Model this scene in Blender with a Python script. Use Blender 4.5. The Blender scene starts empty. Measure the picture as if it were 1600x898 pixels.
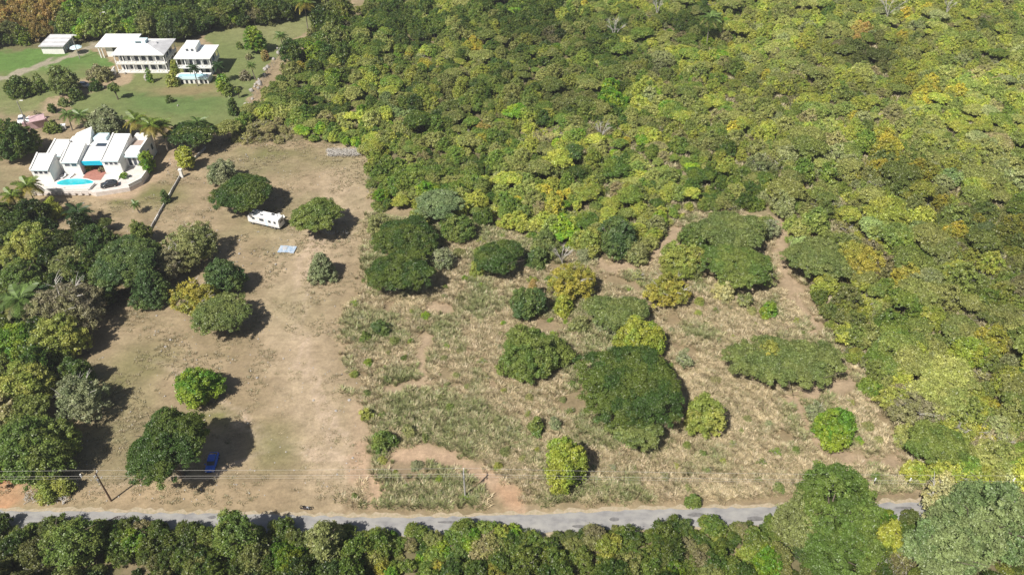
import bpy, math, random
import numpy as np
from mathutils import Vector, Matrix

# ------------------------------------------------------------------ camera, sky, sun
S = bpy.context.scene
F_PX, TH, HC = 1230.0, math.radians(41), 115.0          # focal length in photo pixels, pitch, height
cam_d = bpy.data.cameras.new("camera"); cam = bpy.data.objects.new("camera", cam_d)
S.collection.objects.link(cam); S.camera = cam
cam.location = (0, 0, HC); cam.rotation_euler = (math.radians(90) - TH, 0, 0)
cam_d.sensor_width = 36; cam_d.lens = 36 * F_PX / 1600
cam_d.clip_start = 1; cam_d.clip_end = 8000

SUN = Vector((-4.0, -4.9, 8.0)).normalized()             # direction towards the sun
elev = math.asin(SUN.z)
w = bpy.data.worlds.new("World"); S.world = w; w.use_nodes = True
wn = w.node_tree; bg = wn.nodes['Background']
sky = wn.nodes.new('ShaderNodeTexSky'); sky.sky_type = 'NISHITA'; sky.sun_disc = False
sky.sun_elevation = elev; sky.sun_rotation = math.atan2(SUN.x, SUN.y)
sky.air_density = 1.0; sky.dust_density = 2.0
wn.links.new(sky.outputs[0], bg.inputs[0]); bg.inputs[1].default_value = 0.050
sd = bpy.data.lights.new("sun", 'SUN'); so = bpy.data.objects.new("sun", sd); S.collection.objects.link(so)
sd.energy = 5.0; sd.angle = math.radians(0.53); sd.color = (1.0, 0.95, 0.86)
so.rotation_euler = SUN.to_track_quat('Z', 'Y').to_euler(); so.location = (-60, -60, 150)
S.view_settings.view_transform = 'Standard'; S.view_settings.look = 'None'
S.view_settings.exposure = 0.42; S.view_settings.gamma = 1.0
S.cycles.max_bounces = 5; S.cycles.diffuse_bounces = 3; S.cycles.transmission_bounces = 3

RS = np.random.RandomState(7)
random.seed(7)
sT, cT = math.sin(TH), math.cos(TH)
def at(px, py, z=0.0):                                    # where the place seen at (px, py) stands, at height z
    u, v = px - 800, py - 449
    k = (HC - z) / (sT + v / F_PX * cT)
    return (u / F_PX * k, k * (cT - v / F_PX * sT))
def proj(X, Y, Z=0.0):
    h = HC - Z; d = Y * cT + h * sT
    return 800 + F_PX * X / d, 449 + F_PX * (h * cT - Y * sT) / d
def ppm(px, py):                                          # photo pixels per metre there
    return (F_PX * sT + (py - 449) * cT) / HC

# ------------------------------------------------------------------ noise on arrays
_LAT = {}
def vnoise(x, y, seed=0):
    if seed not in _LAT: _LAT[seed] = np.random.RandomState(seed).rand(256, 256)
    r = _LAT[seed]
    xi = np.floor(x).astype(int); yi = np.floor(y).astype(int)
    fx = x - xi; fy = y - yi; fx = fx * fx * (3 - 2 * fx); fy = fy * fy * (3 - 2 * fy)
    a = r[xi % 256, yi % 256]; b = r[(xi + 1) % 256, yi % 256]
    c = r[xi % 256, (yi + 1) % 256]; d = r[(xi + 1) % 256, (yi + 1) % 256]
    return (a * (1 - fx) + b * fx) * (1 - fy) + (c * (1 - fx) + d * fx) * fy
def fbm(x, y, s, seed=0, o=4):
    t = 0; a = .5; n = 0
    for i in range(o):
        t = t + a * vnoise(x / s, y / s, seed + i); n += a; a *= .55; s = s / 2.1
    return t / n
def inpoly(px, py, poly):
    res = np.zeros(np.shape(px), bool); n = len(poly); j = n - 1
    for i in range(n):
        xi, yi = poly[i]; xj, yj = poly[j]
        if yi != yj:
            res ^= ((yi > py) != (yj > py)) & (px < (xj - xi) * (py - yi) / (yj - yi) + xi)
        j = i
    return res
def dist_line(px, py, pts):
    d = np.full(np.shape(px), 1e9)
    for (x0, y0), (x1, y1) in zip(pts[:-1], pts[1:]):
        L = (x1 - x0) ** 2 + (y1 - y0) ** 2
        t = np.clip(((px - x0) * (x1 - x0) + (py - y0) * (y1 - y0)) / L, 0, 1)
        d = np.minimum(d, np.hypot(px - x0 - t * (x1 - x0), py - y0 - t * (y1 - y0)))
    return d

# ------------------------------------------------------------------ materials
def mat(name, col, rough=.7, noise=0.0, nscale=3.0, metal=0.0, bump=0.0, spec=.3, col2=None):
    m = bpy.data.materials.new(name); m.use_nodes = True; t = m.node_tree; N = t.nodes
    b = N['Principled BSDF']; b.inputs['Base Color'].default_value = (*col, 1)
    b.inputs['Roughness'].default_value = rough; b.inputs['Metallic'].default_value = metal
    b.inputs['Specular IOR Level'].default_value = spec
    if noise or bump:
        g = N.new('ShaderNodeNewGeometry'); n = N.new('ShaderNodeTexNoise')
        n.inputs['Scale'].default_value = nscale; n.inputs['Detail'].default_value = 6
        t.links.new(g.outputs['Position'], n.inputs['Vector'])
        mx = N.new('ShaderNodeMix'); mx.data_type = 'RGBA'
        c2 = col2 or tuple(c * (1 - noise) for c in col)
        mx.inputs[6].default_value = (*c2, 1); mx.inputs[7].default_value = (*col, 1)
        mr = N.new('ShaderNodeMapRange'); mr.inputs[1].default_value = .35; mr.inputs[2].default_value = .65
        t.links.new(n.outputs[0], mr.inputs[0]); t.links.new(mr.outputs[0], mx.inputs[0])
        t.links.new(mx.outputs[2], b.inputs['Base Color'])
        if bump:
            bp = N.new('ShaderNodeBump'); bp.inputs['Strength'].default_value = bump; bp.inputs['Distance'].default_value = .05
            t.links.new(n.outputs[0], bp.inputs['Height']); t.links.new(bp.outputs[0], b.inputs['Normal'])
    return m

def leaf_mat(name, trans=.28, gain=1.0):
    m = bpy.data.materials.new(name); m.use_nodes = True; t = m.node_tree; N = t.nodes; N.clear(); L = t.links.new
    out = N.new('ShaderNodeOutputMaterial')
    a1 = N.new('ShaderNodeAttribute'); a1.attribute_type = 'INSTANCER'; a1.attribute_name = 'tint'
    a2 = N.new('ShaderNodeAttribute'); a2.attribute_type = 'INSTANCER'; a2.attribute_name = 'tint2'
    v = N.new('ShaderNodeAttribute'); v.attribute_type = 'GEOMETRY'; v.attribute_name = 'vary'
    sep = N.new('ShaderNodeSeparateXYZ'); L(v.outputs['Vector'], sep.inputs[0])
    mx = N.new('ShaderNodeMix'); mx.data_type = 'RGBA'
    L(sep.outputs[0], mx.inputs[0]); L(a1.outputs['Color'], mx.inputs[6]); L(a2.outputs['Color'], mx.inputs[7])
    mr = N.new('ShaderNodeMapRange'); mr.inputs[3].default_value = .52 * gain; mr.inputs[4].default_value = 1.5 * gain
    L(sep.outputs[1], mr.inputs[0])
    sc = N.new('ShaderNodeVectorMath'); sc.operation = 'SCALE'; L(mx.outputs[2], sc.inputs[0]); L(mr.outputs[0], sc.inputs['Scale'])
    df = N.new('ShaderNodeBsdfDiffuse'); tr = N.new('ShaderNodeBsdfTranslucent'); gl = N.new('ShaderNodeBsdfGlossy')
    gl.inputs['Roughness'].default_value = .45
    L(sc.outputs[0], df.inputs[0]); L(sc.outputs[0], tr.inputs[0])
    m1 = N.new('ShaderNodeMixShader'); m1.inputs[0].default_value = trans; L(df.outputs[0], m1.inputs[1]); L(tr.outputs[0], m1.inputs[2])
    m2 = N.new('ShaderNodeMixShader'); m2.inputs[0].default_value = .035; L(m1.outputs[0], m2.inputs[1]); L(gl.outputs[0], m2.inputs[2])
    L(m2.outputs[0], out.inputs[0])
    return m

M = {}
M['leaf'] = leaf_mat('foliage', .38, 1.08)
M['grass'] = leaf_mat('grass_blades', .30)
M['bark'] = mat('bark', (.16, .13, .10), .9, .45, 6, bump=.4)
M['palebark'] = mat('pale_bark', (.52, .49, .45), .9, .35, 6, bump=.3)
M['palm_bark'] = mat('palm_bark', (.25, .22, .18), .9, .3, 8, bump=.3)
M['white'] = mat('white_stucco', (.80, .79, .76), .8, .08, .6, bump=.08)
M['roofwhite'] = mat('white_roof_coating', (.82, .82, .80), .7, .10, .35, bump=.05)
M['greyroof'] = mat('weathered_roof', (.55, .55, .57), .8, .25, .5, bump=.1)
M['bluewhite'] = mat('pale_blue_paint', (.62, .78, .84), .7, .08, 1)
M['turq'] = mat('turquoise_paint', (.01, .42, .60), .6)
M['redtile'] = mat('red_terrace', (.42, .19, .15), .8, .25, 1.5)
M['terrace'] = mat('terrace_paving', (.68, .62, .58), .8, .18, 1.2)
M['concrete'] = mat('concrete', (.50, .48, .45), .9, .3, 1.5, bump=.2)
M['pinkwall'] = mat('pink_wall', (.55, .38, .40), .85, .25, 1.0)
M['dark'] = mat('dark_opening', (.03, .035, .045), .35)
M['glass'] = mat('window_glass', (.04, .055, .08), .08, spec=.8)
M['pool'] = mat('pool_water', (.03, .52, .60), .05, .25, .7, bump=.15, spec=.6)
M['poolpale'] = mat('pale_pool_water', (.38, .62, .72), .08, .1, .7, spec=.6)
M['brownterr'] = mat('brown_roof_terrace', (.42, .33, .29), .85, .2, 1.5)
M['metalwhite'] = mat('white_metal', (.80, .80, .80), .35, spec=.5)
M['steel'] = mat('galvanised_steel', (.45, .46, .47), .45, metal=.7)
M['pole'] = mat('wooden_pole', (.13, .085, .06), .9, .3, 5)
M['greypole'] = mat('grey_pole', (.40, .38, .35), .9, .2, 5)
M['wire'] = mat('aluminium_wire', (.42, .40, .37), .6, metal=.1)
M['tyre'] = mat('tyre_rubber', (.02, .02, .02), .85)
M['bluepaint'] = mat('blue_car_paint', (.02, .12, .55), .25, spec=.6)
M['darkpaint'] = mat('dark_car_paint', (.035, .04, .045), .25, spec=.6)
M['silverpaint'] = mat('silver_car_paint', (.50, .52, .56), .25, metal=.3, spec=.6)
M['lamp'] = mat('lamp_glass', (.75, .74, .68), .2)
M['redlamp'] = mat('tail_lamp', (.45, .02, .02), .2)
M['rock'] = mat('pale_rock', (.46, .43, .40), .9, .4, 2, bump=.3)
M['tarp'] = mat('blue_sheet', (.24, .36, .52), .6, .4, 2.5, col2=(.52, .55, .58))
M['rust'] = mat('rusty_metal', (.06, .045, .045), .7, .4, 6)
M['asphalt'] = mat('asphalt', (.27, .265, .265), .9, .3, .8, bump=.15, col2=(.20, .195, .2))

# ------------------------------------------------------------------ object helpers
def link(o, parent=None):
    S.collection.objects.link(o)
    if parent: o.parent = parent
    return o
def tag(o, label=None, cat=None, group=None, kind=None):
    if label: o['label'] = label
    if cat: o['category'] = cat
    if group: o['group'] = group
    if kind: o['kind'] = kind
    return o
def empty(name, loc=(0, 0, 0), rz=0, label=None, cat=None, group=None):
    o = bpy.data.objects.new(name, None); o.empty_display_size = .3
    o.location = loc; o.rotation_euler = (0, 0, rz); link(o); tag(o, label, cat, group)
    return o
def mesh_np(name, V, Q=None, T=None, mats=(), vary=None, smooth=False):
    me = bpy.data.meshes.new(name)
    Q = np.zeros((0, 4), np.int32) if Q is None or len(Q) == 0 else np.asarray(Q, np.int32)
    T = np.zeros((0, 3), np.int32) if T is None or len(T) == 0 else np.asarray(T, np.int32)
    V = np.asarray(V, np.float32)
    me.vertices.add(len(V)); me.vertices.foreach_set('co', V.ravel())
    me.loops.add(Q.size + T.size); me.loops.foreach_set('vertex_index', np.concatenate([Q.ravel(), T.ravel()]).astype(np.int32))
    me.polygons.add(len(Q) + len(T))
    me.polygons.foreach_set('loop_start', np.concatenate([np.arange(len(Q)) * 4, Q.size + np.arange(len(T)) * 3]).astype(np.int32))
    try: me.polygons.foreach_set('loop_total', np.concatenate([np.full(len(Q), 4), np.full(len(T), 3)]).astype(np.int32))
    except Exception: pass
    for m in mats: me.materials.append(m)
    if smooth: me.polygons.foreach_set('use_smooth', np.ones(len(me.polygons), bool))
    if vary is not None:
        a = me.attributes.new('vary', 'FLOAT_VECTOR', 'POINT'); a.data.foreach_set('vector', np.asarray(vary, np.float32).ravel())
    me.update(calc_edges=True)
    return me

class MB:
    def __init__(s): s.v = []; s.f = []
    def hexa(s, p):                                       # 8 corners, bottom ring then top ring
        b = len(s.v); s.v += [tuple(q) for q in p]
        for f in ((3, 2, 1, 0), (4, 5, 6, 7), (0, 1, 5, 4), (1, 2, 6, 5), (2, 3, 7, 6), (3, 0, 4, 7)): s.f.append([b + i for i in f])
        return s
    def box(s, x0, x1, y0, y1, z0, z1):
        return s.hexa([(x0, y0, z0), (x1, y0, z0), (x1, y1, z0), (x0, y1, z0), (x0, y0, z1), (x1, y0, z1), (x1, y1, z1), (x0, y1, z1)])
    def slope(s, x0, x1, y0, y1, z0, zf, zb, zt=None):     # box whose top rises from zf (front) to zb (back); z0 may be a thickness below the top
        if zt: return s.hexa([(x0, y0, zf - zt), (x1, y0, zf - zt), (x1, y1, zb - zt), (x0, y1, zb - zt), (x0, y0, zf), (x1, y0, zf), (x1, y1, zb), (x0, y1, zb)])
        return s.hexa([(x0, y0, z0), (x1, y0, z0), (x1, y1, z0), (x0, y1, z0), (x0, y0, zf), (x1, y0, zf), (x1, y1, zb), (x0, y1, zb)])
    def tube(s, pts, radii, n=6, cap=True):
        pts = [Vector(p) for p in pts]; b = len(s.v)
        for i, p in enumerate(pts):
            d = (pts[min(i + 1, len(pts) - 1)] - pts[max(i - 1, 0)]).normalized()
            a = d.cross(Vector((0, 0, 1)) if abs(d.z) < .9 else Vector((1, 0, 0))).normalized(); c = d.cross(a)
            for k in range(n):
                t = 2 * math.pi * k / n; s.v.append(tuple(p + (a * math.cos(t) + c * math.sin(t)) * radii[i]))
        for i in range(len(pts) - 1):
            for k in range(n):
                s.f.append([b + i * n + k, b + i * n + (k + 1) % n, b + (i + 1) * n + (k + 1) % n, b + (i + 1) * n + k])
        if cap:
            s.f.append([b + k for k in range(n)][::-1]); s.f.append([b + (len(pts) - 1) * n + k for k in range(n)])
        return s
    def poly(s, pts, z0, z1):                             # prism
        n = len(pts); b = len(s.v)
        s.v += [(x, y, z0) for x, y in pts] + [(x, y, z1) for x, y in pts]
        s.f.append([b + i for i in range(n)][::-1]); s.f.append([b + n + i for i in range(n)])
        for i in range(n): s.f.append([b + i, b + (i + 1) % n, b + n + (i + 1) % n, b + n + i])
        return s
    def mesh(s, name, m, smooth=False):
        me = bpy.data.meshes.new(name); me.from_pydata(s.v, [], s.f); me.materials.append(m)
        if smooth: me.polygons.foreach_set('use_smooth', np.ones(len(me.polygons), bool))
        me.update(); return me
    def build(s, name, m, parent=None, smooth=False, bevel=0):
        o = bpy.data.objects.new(name, s.mesh(name, m, smooth)); link(o, parent)
        if bevel:
            bv = o.modifiers.new('bevel', 'BEVEL'); bv.width = bevel; bv.segments = 2
        return o
def child(name, me, parent, loc=(0, 0, 0), rot=(0, 0, 0), scale=(1, 1, 1)):
    o = bpy.data.objects.new(name, me); o.location = loc; o.rotation_euler = rot; o.scale = scale
    return link(o, parent)

# ------------------------------------------------------------------ ground
ROAD = [at(px, py) for px, py in ((-900, 815), (-300, 812), (0, 811), (200, 815), (400, 818), (600, 823), (750, 821), (900, 815), (1050, 809), (1200, 806), (1440, 798), (1700, 790), (2300, 770), (2900, 752))]
LAWN = [[(-300, 60), (0, 72), (60, 76), (110, 80), (140, 75), (160, 92), (172, 102), (170, 108), (60, 160), (-300, 190)],
        [(150, 130), (178, 112), (262, 104), (345, 118), (330, 70), (300, 45), (360, 38), (500, 14), (520, 22), (440, 75), (390, 150), (372, 195), (300, 200), (120, 178), (110, 160)]]
FOREST = [(352, 224), (378, 205), (402, 168), (445, 122), (468, 92), (508, 52), (560, 26), (640, -40), (2400, -40), (2400, 790), (1500, 760), (1425, 742), (1410, 690), (1375, 640), (1345, 590), (1300, 520), (1278, 480), (1262, 440),
          (1238, 400), (1232, 350), (1200, 322), (1150, 335), (1090, 330), (1050, 345), (1005, 405), (935, 400), (915, 368), (880, 385), (800, 365), (745, 352), (690, 345), (640, 320), (590, 335), (578, 290), (575, 235), (500, 222)]
BACKWOOD = [(-500, -60), (520, -60), (500, 12), (430, 40), (330, 50), (270, 66), (225, 60), (205, 58), (150, 66), (120, 60), (60, 66), (0, 78), (-500, 90)]
LEFTWOOD = [(-500, 320), (0, 338), (60, 352), (90, 385), (130, 372), (165, 358), (235, 378), (250, 425), (248, 470), (160, 478), (125, 530), (78, 590), (66, 640), (60, 690), (60, 745), (-500, 770)]
FIELD = [(576, 335), (640, 345), (745, 352), (880, 385), (1000, 400), (1050, 345), (1100, 330), (1230, 345), (1262, 440), (1300, 530), (1345, 600), (1375, 650), (1440, 745), (1440, 775), (1200, 782), (900, 790), (700, 800), (535, 800),
         (560, 740), (560, 700), (548, 600), (540, 500), (570, 440)]
def tracks(px, py):                                       # bare strips in the dry grass
    d = dist_line(px, py, [(620, 712), (680, 705), (740, 735), (790, 765), (812, 800)]) / 19
    d = np.minimum(d, dist_line(px, py, [(668, 520), (655, 560), (662, 595), (600, 615)]) / 12)
    d = np.minimum(d, dist_line(px, py, [(675, 480), (705, 482)]) / 14)
    d = np.minimum(d, dist_line(px, py, [(1215, 345), (1222, 400), (1240, 460), (1275, 515)]) / 16)
    d = np.minimum(d, dist_line(px, py, [(1330, 600), (1235, 625), (1270, 680), (1310, 715), (1400, 725)]) / 14)
    d = np.minimum(d, dist_line(px, py, [(1060, 360), (1000, 410), (940, 420), (930, 390)]) / 15)
    d = np.minimum(d, dist_line(px, py, [(590, 770), (560, 740), (560, 640)]) / 20)
    return d
def mixc(C, m, col):
    m = np.clip(m, 0, 1)[..., None]; return C * (1 - m) + np.array(col) * m
def build_ground():
    step = .75
    xs = np.concatenate([[-2500, -1200, -600, -350], np.arange(-235, 235.1, step), [350, 600, 1200, 2500]])
    ys = np.concatenate([[-1500, -600, -150, 0, 30], np.arange(48, 345.1, step), [420, 600, 1200, 3500]])
    X, Y = np.meshgrid(xs, ys, indexing='ij')
    Yc = np.clip(Y, 40, 1e5)
    px, py = proj(X, Yc); jx = (fbm(X, Y, 4, 11) - .5); jy = (fbm(X, Y, 4, 23) - .5)
    sc = (F_PX * sT + (np.clip(py, -600, 1100) - 449) * cT) / HC
    qx = px + jx * sc * 5; qy = py + jy * sc * 3.5
    n1 = fbm(X, Y, 22, 3, 5); n2 = fbm(X, Y, 6, 5, 4); n3 = fbm(X * .5, Y * 2.2, 5, 9, 4); n4 = fbm(X, Y, 2.0, 31, 3)
    C = np.zeros(X.shape + (3,)) + np.array((.355, .275, .185))
    C = mixc(C, (n2 - .42) * 4, (.42, .33, .225))
    C = mixc(C, (n1 - .49) * 5 * .85, (.26, .235, .135))
    C = mixc(C, (n3 - .55) * 6 * .55, (.28, .225, .14))
    # pale worn strip down the middle of the lot
    dd = dist_line(qx, qy, [(560, 250), (520, 330), (470, 420), (440, 500), (470, 580), (490, 660), (520, 730), (600, 780)])
    C = mixc(C, (1 - dd / 75) * .9 * (.35 + 1.3 * n4), (.52, .41, .30))
    for ln in ([(600, 775), (540, 720), (495, 640), (470, 560), (455, 480), (470, 400), (500, 350)], [(612, 770), (556, 715), (510, 640), (486, 560), (471, 480), (484, 405), (512, 350)], [(540, 720), (420, 700), (340, 640), (300, 640)], [(548, 712), (430, 690), (350, 630), (240, 560)], [(430, 700), (330, 740), (150, 760)]):
        C = mixc(C, (1.2 - dist_line(qx, qy, ln) / 5.5) * 1.1 * (.3 + n4), (.55, .43, .335))
    # greener grass patches
    for cx, cy, rx, ry, a in ((420, 240, 90, 14, .6), (590, 275, 60, 30, .3), (240, 305, 70, 30, .7), (180, 315, 25, 18, .9), (230, 560, 70, 45, .45), (330, 650, 50, 25, .6), (430, 700, 60, 60, .5), (455, 480, 70, 60, .25), (180, 600, 80, 60, .5),
                              (520, 250, 70, 22, .4), (500, 320, 60, 20, .3)):
        C = mixc(C, (1 - np.hypot((qx - cx) / rx, (qy - cy) / ry)) * 1.6 * a, (.20, .20, .085))
    # verge by the road, orange soil
    for cx, cy, rx, ry in ((10, 768, 42, 34), (802, 777, 26, 17), (784, 760, 16, 12)):
        C = mixc(C, (1.1 - np.hypot((qx - cx) / rx, (qy - cy) / ry)) * 2.4, (.60, .33, .20))
    C = mixc(C, (1 - np.hypot((qx - 200) / 330, (qy - 772) / 26)) * 1.1, (.44, .335, .225))
    f = inpoly(qx, qy, FIELD).astype(float)
    C = mixc(C, f * .9, (.30, .235, .15))
    C = mixc(C, f * (n2 > .55) * .5, (.36, .27, .19))
    tr = tracks(qx, qy); C = mixc(C, (1.15 - tr) * 1.3, (.44, .335, .24)); C = mixc(C, ((1.0 - tr) * 2.5) * (py > 690) * (px < 830), (.50, .36, .26))
    C = mixc(C, (1 - np.hypot((qx - 800) / 30, (qy - 776) / 20)) * 1.6, (.52, .34, .23))
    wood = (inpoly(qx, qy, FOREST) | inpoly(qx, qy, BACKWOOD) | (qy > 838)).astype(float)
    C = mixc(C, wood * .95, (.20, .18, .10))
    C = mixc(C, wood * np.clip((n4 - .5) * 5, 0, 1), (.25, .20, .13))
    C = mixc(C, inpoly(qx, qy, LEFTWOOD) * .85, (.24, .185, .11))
    for L in LAWN:
        m = inpoly(qx, qy, L).astype(float)
        C = mixc(C, m * .9, (.18, .235, .085)); C = mixc(C, m * np.clip((n1 - .45) * 5, 0, 1) * .6, (.24, .25, .11))
    C = mixc(C, (1.1 - np.hypot((qx - 30) / 150, (qy - 90) / 26)) * 2 * inpoly(qx, qy, LAWN[0]), (.135, .24, .065))
    C = mixc(C, (1.1 - np.hypot((qx - 190) / 60, (qy - 100) / 14)) * 2 * inpoly(qx, qy, LAWN[0]), (.14, .24, .07))
    C = mixc(C, (1.1 - np.hypot((qx - 270) / 110, (qy - 158) / 26)) * 1.6, (.145, .215, .075))
    C = mixc(C, (1.1 - np.hypot((qx - 290) / 90, (qy - 142) / 12)) * 1.3, (.30, .25, .14))
    C = mixc(C, (1.1 - np.hypot((qx - 430) / 120, (qy - 50) / 26)) * 1.2 * inpoly(qx, qy, LAWN[1]), (.26, .27, .13))
    C = mixc(C, (1.1 - np.hypot((qx - 20) / 60, (qy - 165) / 15)) * 1.5, (.24, .26, .12))
    C = mixc(C, (1.1 - dist_line(qx, qy, [(-50, 76), (60, 68), (150, 66), (290, 66)]) / 10) * 2, (.20, .19, .10))
    C = mixc(C, (1.1 - np.hypot((qx - 400) / 90, (qy - 262) / 22)) * .7, (.25, .235, .13))
    # earth drive and gravel track between the lawns
    C = mixc(C, (1.2 - dist_line(qx, qy, [(10, 225), (60, 185), (105, 150), (150, 128), (200, 122)]) / 11) * 2, (.44, .34, .24))
    C = mixc(C, (1.2 - dist_line(qx, qy, [(-200, 160), (0, 122), (55, 108), (105, 88), (145, 74), (175, 70)]) / 4.5) * 2, (.40, .36, .29))
    C = mixc(C, (1.2 - dist_line(qx, qy, [(25, 34), (70, 28), (110, 24), (130, 40)]) / 4) * 2, (.46, .40, .30))
    C = mixc(C, (1 - dist_line(qx, qy, [(130, 300), (200, 305), (250, 268), (285, 235)]) / 14) * 1.2, (.52, .39, .28))
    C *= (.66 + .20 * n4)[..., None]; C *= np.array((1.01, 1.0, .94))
    dr = dist_line(X, Y, ROAD); near = np.clip((dr - 3.5) / 4, 0, 1)
    hb = np.clip(np.minimum(np.hypot(X + 110, Y - 180) - 22, np.hypot(X + 112, Y - 242) - 30) / 6, 0, 1)
    Z = ((fbm(X, Y, 14, 40, 4) - .5) * .5 + (n4 - .5) * .18) * near * hb
    Z = np.where((np.abs(X) > 240) | (Y < 46) | (Y > 346), 0, Z)
    nx, ny = X.shape; V = np.stack([X, Y, Z], -1).reshape(-1, 3)
    idx = np.arange(nx * ny).reshape(nx, ny)
    Q = np.stack([idx[:-1, :-1], idx[1:, :-1], idx[1:, 1:], idx[:-1, 1:]], -1).reshape(-1, 4)
    m = bpy.data.materials.new('ground_soil_and_grass'); m.use_nodes = True; t = m.node_tree; N = t.nodes; L = t.links.new
    b = N['Principled BSDF']; b.inputs['Roughness'].default_value = .95; b.inputs['Specular IOR Level'].default_value = .1
    a = N.new('ShaderNodeAttribute'); a.attribute_name = 'soil'
    g = N.new('ShaderNodeNewGeometry')
    def noise(scale, det, st=(1, 1, 1)):
        mp = N.new('ShaderNodeMapping'); mp.inputs['Scale'].default_value = st; L(g.outputs['Position'], mp.inputs[0])
        n = N.new('ShaderNodeTexNoise'); n.inputs['Scale'].default_value = scale; n.inputs['Detail'].default_value = det
        n.inputs['Roughness'].default_value = .7; L(mp.outputs[0], n.inputs['Vector']); return n
    na = noise(1.6, 8); nb = noise(.35, 6, (1, 1.6, 1)); nc = noise(5, 4)
    def ramp(n, lo, hi, a0, a1):
        r = N.new('ShaderNodeMapRange'); r.inputs[1].default_value = lo; r.inputs[2].default_value = hi; r.inputs[3].default_value = a0; r.inputs[4].default_value = a1
        L(n.outputs[0], r.inputs[0]); return r
    r1 = ramp(na, .25, .75, .74, 1.24); r2 = ramp(nb, .35, .65, .85, 1.13)
    mu = N.new('ShaderNodeMath'); mu.operation = 'MULTIPLY'; L(r1.outputs[0], mu.inputs[0]); L(r2.outputs[0], mu.inputs[1])
    sc_ = N.new('ShaderNodeVectorMath'); sc_.operation = 'SCALE'; L(a.outputs['Color'], sc_.inputs[0]); L(mu.outputs[0], sc_.inputs['Scale'])
    mx = N.new('ShaderNodeMix'); mx.data_type = 'RGBA'; r3 = ramp(nc, .52, .72, 0, .5)
    L(r3.outputs[0], mx.inputs[0]); L(sc_.outputs[0], mx.inputs[6]); mx.inputs[7].default_value = (.17, .16, .085, 1)
    L(mx.outputs[2], b.inputs['Base Color'])
    bp = N.new('ShaderNodeBump'); bp.inputs['Strength'].default_value = .5; bp.inputs['Distance'].default_value = .12
    L(na.outputs[0], bp.inputs['Height']); L(bp.outputs[0], b.inputs['Normal'])
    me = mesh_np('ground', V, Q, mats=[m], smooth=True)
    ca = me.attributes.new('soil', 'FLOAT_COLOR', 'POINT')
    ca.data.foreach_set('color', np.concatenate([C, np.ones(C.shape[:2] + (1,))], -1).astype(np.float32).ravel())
    o = bpy.data.objects.new('ground', me); link(o); o['kind'] = 'structure'
build_ground()

def strip(pts, half, z, edge=0.0, step=.9, seed=0):
    P = [Vector((x, y)) for x, y in pts]; out = []
    for a, b in zip(P[:-1], P[1:]):
        n = max(1, int((b - a).length / step))
        for i in range(n): out.append(a.lerp(b, i / n))
    out.append(P[-1]); P = [sum((out[min(max(i + k, 0), len(out) - 1)] for k in range(-8, 9)), Vector((0, 0))) / 17 for i in range(len(out))]
    V = []; F = []; r = random.Random(seed)
    for i, p in enumerate(P):
        d = (P[min(i + 1, len(P) - 1)] - P[max(i - 1, 0)]).normalized(); n = Vector((-d.y, d.x))
        h1 = half + r.uniform(-edge, edge); h2 = half + r.uniform(-edge, edge)
        V += [(*(p + n * h1), z), (*(p + n * h1 * .5), z + .03), (*p, z + .05), (*(p - n * h2 * .5), z + .03), (*(p - n * h2), z)]
    for i in range(len(P) - 1):
        for k in range(4): F.append([i * 5 + k, i * 5 + 5 + k, i * 5 + 6 + k, i * 5 + 1 + k])
    return V, F
V, Fc = strip(ROAD, 1.75, .03, .22, seed=2)
# two-tone worn asphalt: cracks, pale dust towards the edges
rm = M['asphalt']; N = rm.node_tree.nodes; L = rm.node_tree.links.new; b = N['Principled BSDF']
g = N.new('ShaderNodeNewGeometry'); mp = N.new('ShaderNodeMapping'); mp.inputs['Scale'].default_value = (.4, .9, 1); L(g.outputs['Position'], mp.inputs[0])
n = N.new('ShaderNodeTexNoise'); n.inputs['Scale'].default_value = .9; n.inputs['Detail'].default_value = 7; L(mp.outputs[0], n.inputs['Vector'])
mr = N.new('ShaderNodeMapRange'); mr.inputs[1].default_value = .35; mr.inputs[2].default_value = .72; L(n.outputs[0], mr.inputs[0])
old = b.inputs['Base Color'].links[0].from_socket; mx = N.new('ShaderNodeMix'); mx.data_type = 'RGBA'; mx.inputs[7].default_value = (.34, .33, .31, 1)
L(mr.outputs[0], mx.inputs[0]); L(old, mx.inputs[6]); L(mx.outputs[2], b.inputs['Base Color'])
me = bpy.data.meshes.new('road'); me.from_pydata(V, [], Fc); me.materials.append(rm); me.update()
ro = link(bpy.data.objects.new('road', me)); ro['kind'] = 'structure'
vm = mat('gravel_verge', (.42, .34, .25), .95, .35, 2.2, bump=.4, col2=(.30, .26, .17))
V, Fc = strip(ROAD, 2.4, .018, .45, seed=5); me = bpy.data.meshes.new('road_verge'); me.from_pydata([(x_, y_, z_ - .028 if z_ > .02 else z_) for x_, y_, z_ in V], [], Fc); me.materials.append(vm); me.update()
link(bpy.data.objects.new('road_verge', me))['kind'] = 'structure'
pr_ = random.Random(8); am2 = mat('asphalt_patch', (.19, .185, .185), .9, .3, 2)
for px in (60, 330, 455, 700, 905, 960, 1090, 1180, 1420):
    i_ = min(range(len(ROAD)), key=lambda k: abs(proj(*ROAD[k])[0] - px)); y_ = np.interp(at(px, 812)[0], [p[0] for p in ROAD], [p[1] for p in ROAD]); x_ = at(px, 812)[0]
    y_ += pr_.uniform(-1.1, 1.1); w_, h_ = pr_.uniform(.6, 2.2), pr_.uniform(.2, .45)
    MB().poly([(x_ + w_ * math.cos(t) * pr_.uniform(.8, 1.1), y_ + h_ * math.sin(t) * pr_.uniform(.8, 1.1)) for t in np.linspace(0, 6.283, 11)[:-1]], .02, .088).build('asphalt_patch', am2, ro)
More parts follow.
